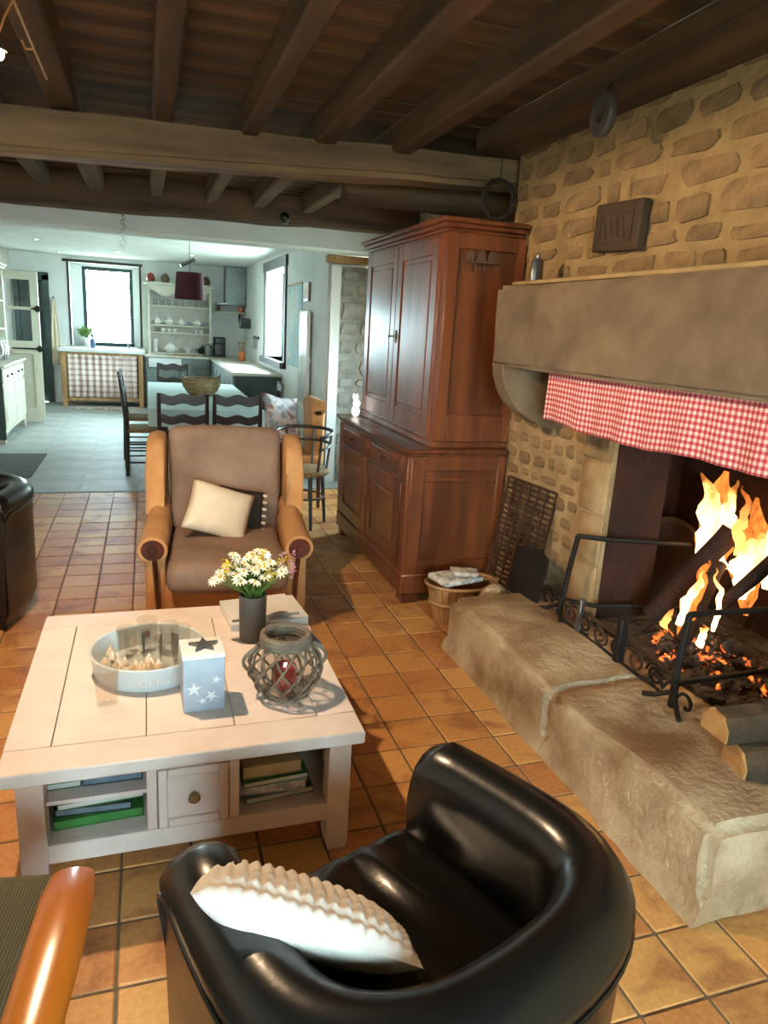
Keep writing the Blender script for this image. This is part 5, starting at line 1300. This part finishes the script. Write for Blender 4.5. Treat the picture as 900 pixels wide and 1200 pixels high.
for k in range(8): tag(obj('jug_glass', (lambda b: lathe(b, [(.028, 0), (.03, .004), (.038, .11), (.036, .11), (.028, .008), (.003, .008)], 12))(bmn()), 'glass', None, loc=(.16+.115*k, 13.40, zz)), 'clear glass on the top dresser shelf', 'glass', 'glasses on the dresser')
zz = dz+1.2005
for x, mt, lb in ((.10, 'jarred', 'red lidded jar on top of the dresser beside the window'), (.34, 'jarbrown', 'brown lidded jar on top of the dresser, middle one of three'), (1.02, 'jarbrown', 'brown lidded jar on top of the dresser beside the extractor')):
    j = thing('lidded_jar', lb, 'jar', (x, 13.40, zz))
    bm = bmn(); lathe(bm, [(.055, 0), (.072, .03), (.07, .08), (.05, .11)], 16); obj('jar', bm, mt, j)
    bm = bmn(); lathe(bm, [(.055, .11), (.045, .135), (.012, .145), (.012, .16), (.003, .165)], 14); obj('lid', bm, mt, j)
# extractor hood and shelf
t = thing('extractor_hood', 'tall brushed steel extractor chimney above the hob', 'hood', (1.50, 13.40, 1.80))
obj('chimney', box(bmn(), -.16, .19, -.15, .19, .04, .645, .004), 'steel', t); 
bm = bmn(); prism(bm, [(-.16, .04), (.19, .04), (.19, 0), (-.32, 0), (-.32, .02)], 'y', -.22, .19, .003); obj('canopy', bm, 'steel', t)
t = thing('wall_shelf', 'narrow pale shelf fixed to the wall beside the dresser', 'shelf', (1.40, 13.47, 1.66))
obj('board', box(bmn(), -.24, .29, -.10, .12, 0, .03, .003), 'creampaint', t); obj('bracket', prism(bmn(), [(-.08, 0), (.12, 0), (.12, -.14)], 'x', .20, .22), 'iron', t)
j = thing('spice_jar', 'orange-labelled jar on the narrow wall shelf', 'jar', (1.62, 13.44, 1.691)); bm = bmn(); lathe(bm, [(.045, 0), (.048, .005), (.048, .085), (.04, .092)], 14); obj('jar', bm, 'orange', j); bm = bmn(); lathe(bm, [(.042, .092), (.042, .105)], 14); obj('lid', bm, 'blackplastic', j)
j = thing('herb_pot', 'green herb in a small pot on the narrow wall shelf', 'plant', (1.24, 13.44, 1.691)); bm = bmn(); lathe(bm, [(.035, 0), (.045, .06), (.04, .06)], 12); obj('pot', bm, 'jarbrown', j)
bm = bmn(); bmesh.ops.create_icosphere(bm, subdivisions=2, radius=.032); xf(bm, Matrix.Translation((0, 0, .066))); o = obj('foliage', jitter(bm, .02, 25), 'leaf', j, False)
# worktop appliances
t = thing('coffee_machine', 'black coffee machine on the worktop under extractor hood', 'coffee maker', (1.24, 13.30, .9035))
obj('body', box(bmn(), -.10, .10, -.02, .14, 0, .34, .03, 3), 'blackplastic', t); obj('head', box(bmn(), -.09, .09, -.14, .0, .22, .335, .02, 3), 'blackplastic', t); obj('drip_tray', box(bmn(), -.09, .09, -.14, -.02, 0, .03, .006), 'blackplastic', t)
t = thing('steel_kettle', 'steel kettle on the worktop beside the coffee machine', 'kettle', (1.03, 13.14, .9035))
bm = bmn(); lathe(bm, [(.07, 0), (.075, .01), (.062, .17), (.045, .20), (.012, .205), (.012, .22)], 18); obj('body', bm, 'steel', t); bm = bmn(); tube(bm, [(-.06, 0, .17), (-.11, 0, .19), (-.11, 0, .06), (-.07, 0, .04)], .01, 8); obj('handle', bm, 'blackplastic', t); bm = bmn(); tube(bm, [(.06, 0, .13), (.10, 0, .18)], [.016, .01], 8); obj('spout', bm, 'steel', t)
t = thing('utensil_pot', 'terracotta pot of kitchen utensils on the side worktop', 'pot', (1.50, 12.2, .9035))
bm = bmn(); lathe(bm, [(.05, 0), (.055, .01), (.062, .15), (.055, .15), (.05, .02), (.003, .02)], 16); obj('pot', bm, 'orange', t)
for k in range(5): a = k*1.25; bm = bmn(); tube(bm, [(.02*math.cos(a), .02*math.sin(a), .03), (.05*math.cos(a), .05*math.sin(a), .26), (.055*math.cos(a), .055*math.sin(a), .30)], [.005, .005, .018], 6); obj('utensil', bm, 'oakpale', t)
t = thing('chopping_board', 'wooden chopping board on the worktop before the dresser shelves', 'board', (.62, 13.10, .9035)); obj('board', box(bmn(), -.18, .14, -.06, .05, 0, .02, .006), 'oakpale', t); bm = bmn(); tube(bm, [(.14, 0, .01), (.2, 0, .01)], .012, 8); obj('handle', bm, 'oakpale', t)
t = thing('wall_oven_box', 'small black radio hung on the window side wall', 'radio', (1.62, 12.8, 1.42)); obj('case', box(bmn(), -.08, .078, -.16, .16, 0, .17, .01), 'blackplastic', t); obj('dial', box(bmn(), -.085, -.08, -.13, -.03, .04, .13, .002), 'worktop', t); 
t.name = 'wall_radio'
t = thing('knife_rack', 'dark magnetic knife strip on the window side wall', 'rack', (1.695, 11.9, 1.28)); obj('strip', box(bmn(), -.02, .004, -.28, .28, 0, .04, .003), 'blackplastic', t)
for k in range(4): obj('knife', prism(bmn(), [(-.22+.13*k, .03), (-.19+.13*k, .03), (-.19+.13*k, -.16), (-.21+.13*k, -.13)], 'x', -.026, -.021), 'steel', t, False)
# pendant lamp
t = thing('pendant_lamp', 'dark maroon fabric pendant shade over the dining table', 'lamp', (.50, 9.0, 1.76))
bm = bmn(); lathe(bm, [(.175, 0), (.150, .30), (.147, .30), (.172, 0)], 32, closed=True); obj('shade', bm, 'maroon', t)
bm = bmn(); tube(bm, [(0, 0, .30), (0, 0, .66)], .004, 6); obj('cord', bm, 'blackplastic', t)
bm = bmn(); lathe(bm, [(.05, .662), (.05, .68), (.03, .688)], 16); obj('ceiling_cup', bm, 'darkwood', t)
bm = bmn(); tube(bm, [(-.15, 0, .29), (.15, 0, .29)], .004, 6); tube(bm, [(0, -.15, .29), (0, .15, .29)], .004, 6); obj('spider_frame', bm, 'blackplastic', t)
bm = bmn(); tube(bm, [(-.10, 0, .37), (.06, 0, .45)], .022, 10); obj('counterweight', bm, 'steel', t)
# clear glass pendant hanging under the beam
t = thing('glass_pendant', 'clear glass drop pendant hanging below the dark beam', 'lamp', (*pY(144, 285, 6.55).xy, 2.07))
bm = bmn(); lathe(bm, [(.008, .0), (.028, .015), (.036, .05), (.026, .09), (.012, .115)], 16); obj('glass_drop', bm, 'glass', t)
for k in range(5): bm = bmn(); tube(bm, [((.012 if k % 2 else 0)+.01*math.cos(a), (0 if k % 2 else .0), .14+.034*k+.018*math.sin(a)) for a in [2*PI*i/10 for i in range(10)]], .003, 5, closed=True); obj('chain_link', bm, 'grey_metal', t)
t = thing('beam_spotlight', 'small black ball spotlight mounted on the dark beam', 'lamp', (*pY(334, 243, 6.36).xy, 2.41))
bm = bmn(); bmesh.ops.create_uvsphere(bm, u_segments=18, v_segments=12, radius=.045); obj('ball', bm, 'blackplastic', t); bm = bmn(); tube(bm, [(0, .0, .03), (0, .12, .05)], .012, 8); obj('stem', bm, 'blackplastic', t)
bm = bmn(); lathe(bm, [(.02, -.048), (.024, -.04)], 12); obj('lens', bm, 'grey_metal', t)
# recessed ceiling spots
for (px, py) in ((43, 280), (71, 296), (138, 295), (225, 299)):
    p = pZ(px, py, 2.45)
    if p.y > 13.3: p = pY(px, py, 13.0); 
    t = thing('recessed_spot', 'lit round recessed spotlight in the white kitchen ceiling', 'light', (p.x, min(p.y, 13.1), 2.442), 0, 'recessed kitchen spots')
    bm = bmn(); lathe(bm, [(.045, 0), (.05, .002), (.05, .007), (.034, .007), (.034, .002)], 20, closed=True); obj('bezel', bm, 'steel', t)
    bm = bmn(); lathe(bm, [(.033, .003), (.033, .006)], 16); obj('lens', bm, 'spotglow', t)

# cream dresser on the left wall
t = thing('cream_dresser', 'cream painted kitchen dresser with shelves beside the half-glazed door', 'dresser', (-1.80, 9.95, 0))
obj('carcass', box(bmn(), -.28, .22, -.78, .78, .12, .88, .004), 'creampaint', t)
obj('end_panel', box(bmn(), -.28, .235, -.80, -.782, .06, .88, .003), 'darkgreen', t)
obj('worktop', box(bmn(), -.29, .27, -.82, .82, .88, .915, .008), 'worktop', t)
bm = bmn()
for ya in (-.78, .68): prism(bm, [(ya, .14), (ya+.10, .14), (ya+.10, .09), (ya+.06, 0), (ya+.02, 0), (ya, .05)], 'x', .16, .22)
obj('front_foot', bm, 'creampaint', t, False)
obj('scalloped_apron', prism(bmn(), [(-.78, .16), (.78, .16)]+[(.78-1.56*k/16, .10+.03*math.sin(k/16*PI)) for k in range(17)], 'x', .20, .222), 'creampaint', t)
for a, b in ((-.75, -.02), (.02, .75)):
    d = obj('door', box(bmn(), .22, .238, a, b, .18, .66, .004), 'creampaint', t); obj('door_panel', box(bmn(), .236, .244, a+.09, b-.09, .26, .58, .005), 'creampaint', d)
    d = obj('drawer', box(bmn(), .22, .240, a, b, .69, .86, .004), 'creampaint', t)
    for k in (.3, .7): bm = bmn(); lathe(bm, [(.006, 0), (.015, .012), (.012, .022)], 10); xf(bm, Matrix.Translation((.24, a+(b-a)*k, .775)) @ Matrix.Rotation(R(90), 4, 'Y')); obj('knob', bm, 'iron', d)
for ya in (-.78, .73): obj('upper_side', box(bmn(), -.28, .06, ya, ya+.05, .915, 2.02, .004), 'creampaint', t)
obj('upper_back', box(bmn(), -.29, -.27, -.78, .78, .915, 2.02), 'creampaint', t, False)
for z in (1.27, 1.62): obj('shelf', box(bmn(), -.27, .05, -.73, .73, z, z+.022, .003), 'creampaint', t)
bm = bmn(); box(bm, -.29, .09, -.81, .81, 2.02, 2.05, .006); box(bm, -.29, .11, -.83, .83, 2.05, 2.09, .012); obj('cornice', bm, 'creampaint', t)
for k, (yv, mt) in enumerate(((-.58, 'china'), (-.35, 'bluechina'), (-.1, 'china'))):
    j = thing('storage_jar', ('tall white jar', 'blue patterned jar', 'plain white jar')[k]+' on the cream dresser shelf'+(' nearest its end panel', '', ' beside blue one')[k], 'jar', (-1.86, 9.95+yv, 1.293)); bm = bmn(); lathe(bm, [(.05, 0), (.055, .01), (.055, .16), (.045, .18)], 14); obj('jar', bm, mt, j); bm = bmn(); lathe(bm, [(.047, .18), (.047, .20), (.012, .205), (.012, .22)], 12); obj('lid', bm, mt, j)
tag(obj('folded_cloth', cushion(bmn(), -.12, .12, -.10, .10, 0, .07, .025), 'pink', None, loc=(-1.88, 9.40, 1.643)), 'folded pink cloth on the upper dresser shelf', 'cloth')
for k, x in enumerate((0, .09, .17)): tag(obj('carafe', (lambda b: lathe(b, [(.04, 0), (.045, .01), (.045, .16), (.02, .22), (.024, .27), (.022, .27), (.018, .22), (.042, .15), (.04, .012), (.003, .01)], 14))(bmn()), 'glass', None, loc=(-1.66, 9.75+x*2.2, .9155)), 'clear glass bottle standing on the cream dresser worktop', 'bottle', 'bottles on the dresser')
# apron hanging by the green door
t = thing('hanging_apron', 'pale apron hanging on the wall beside green door', 'apron', (-1.452, 13.56, .62))
bm = bmn(); g = []
for i in range(13):
    u = i/12; col = []
    for j in range(11):
        v = j/10; w = .05+.11*min(1, (1-v)*2.2)
        col.append(bm.verts.new(((u-.5)*2*w*.42, -.02-.02*math.sin(u*14)*(1-v*.6), .02+v*1.05)))
    g.append(col)
for i in range(12):
    for j in range(10): bm.faces.new((g[i][j], g[i+1][j], g[i+1][j+1], g[i][j+1]))
o = obj('cloth', bm, 'cream', t, ang=180); md = o.modifiers.new('thickness', 'SOLIDIFY'); md.thickness = .006
bm = bmn(); tube(bm, [(-.03, -.02, 1.06), (0, .01, 1.13), (.03, -.02, 1.06)], .004, 6); obj('neck_strap', bm, 'pink', t)
bm = bmn(); tube(bm, [(0, .04, 1.12), (0, -.03, 1.12), (0, -.04, 1.15)], .008, 6); obj('hook', bm, 'iron', t)
# poster and tall white panel on the window side wall
t = thing('wall_map', 'faded blue-green map poster on the white kitchen wall', 'poster', (1.695, 8.75, 1.05)); obj('sheet', box(bmn(), -.004, .0, -.42, .42, 0, .95), 'map', t, False); obj('top_batten', box(bmn(), -.014, .002, -.44, .44, .94, .965, .003), 'oakpale', t)
t = thing('small_picture', 'small brown framed picture beside the wall map', 'picture', (1.69, 8.02, 1.80)); obj('frame', box(bmn(), -.018, .008, -.12, .12, 0, .20, .004), 'jarbrown', t); obj('print', box(bmn(), -.02, -.018, -.09, .09, .03, .17), 'booktan', t, False)
t = thing('tall_radiator', 'tall slim white radiator on the white kitchen wall', 'radiator', (1.66, 7.95, .70))
for k in range(5): obj('column', box(bmn(), -.03, .02, -.20+.08*k, -.20+.08*k+.072, 0, 1.0, .012, 2), 'whiteglaze', t)
obj('wall_bracket', box(bmn(), .02, .042, -.15, .15, .45, .52), 'whiteglaze', t, False)
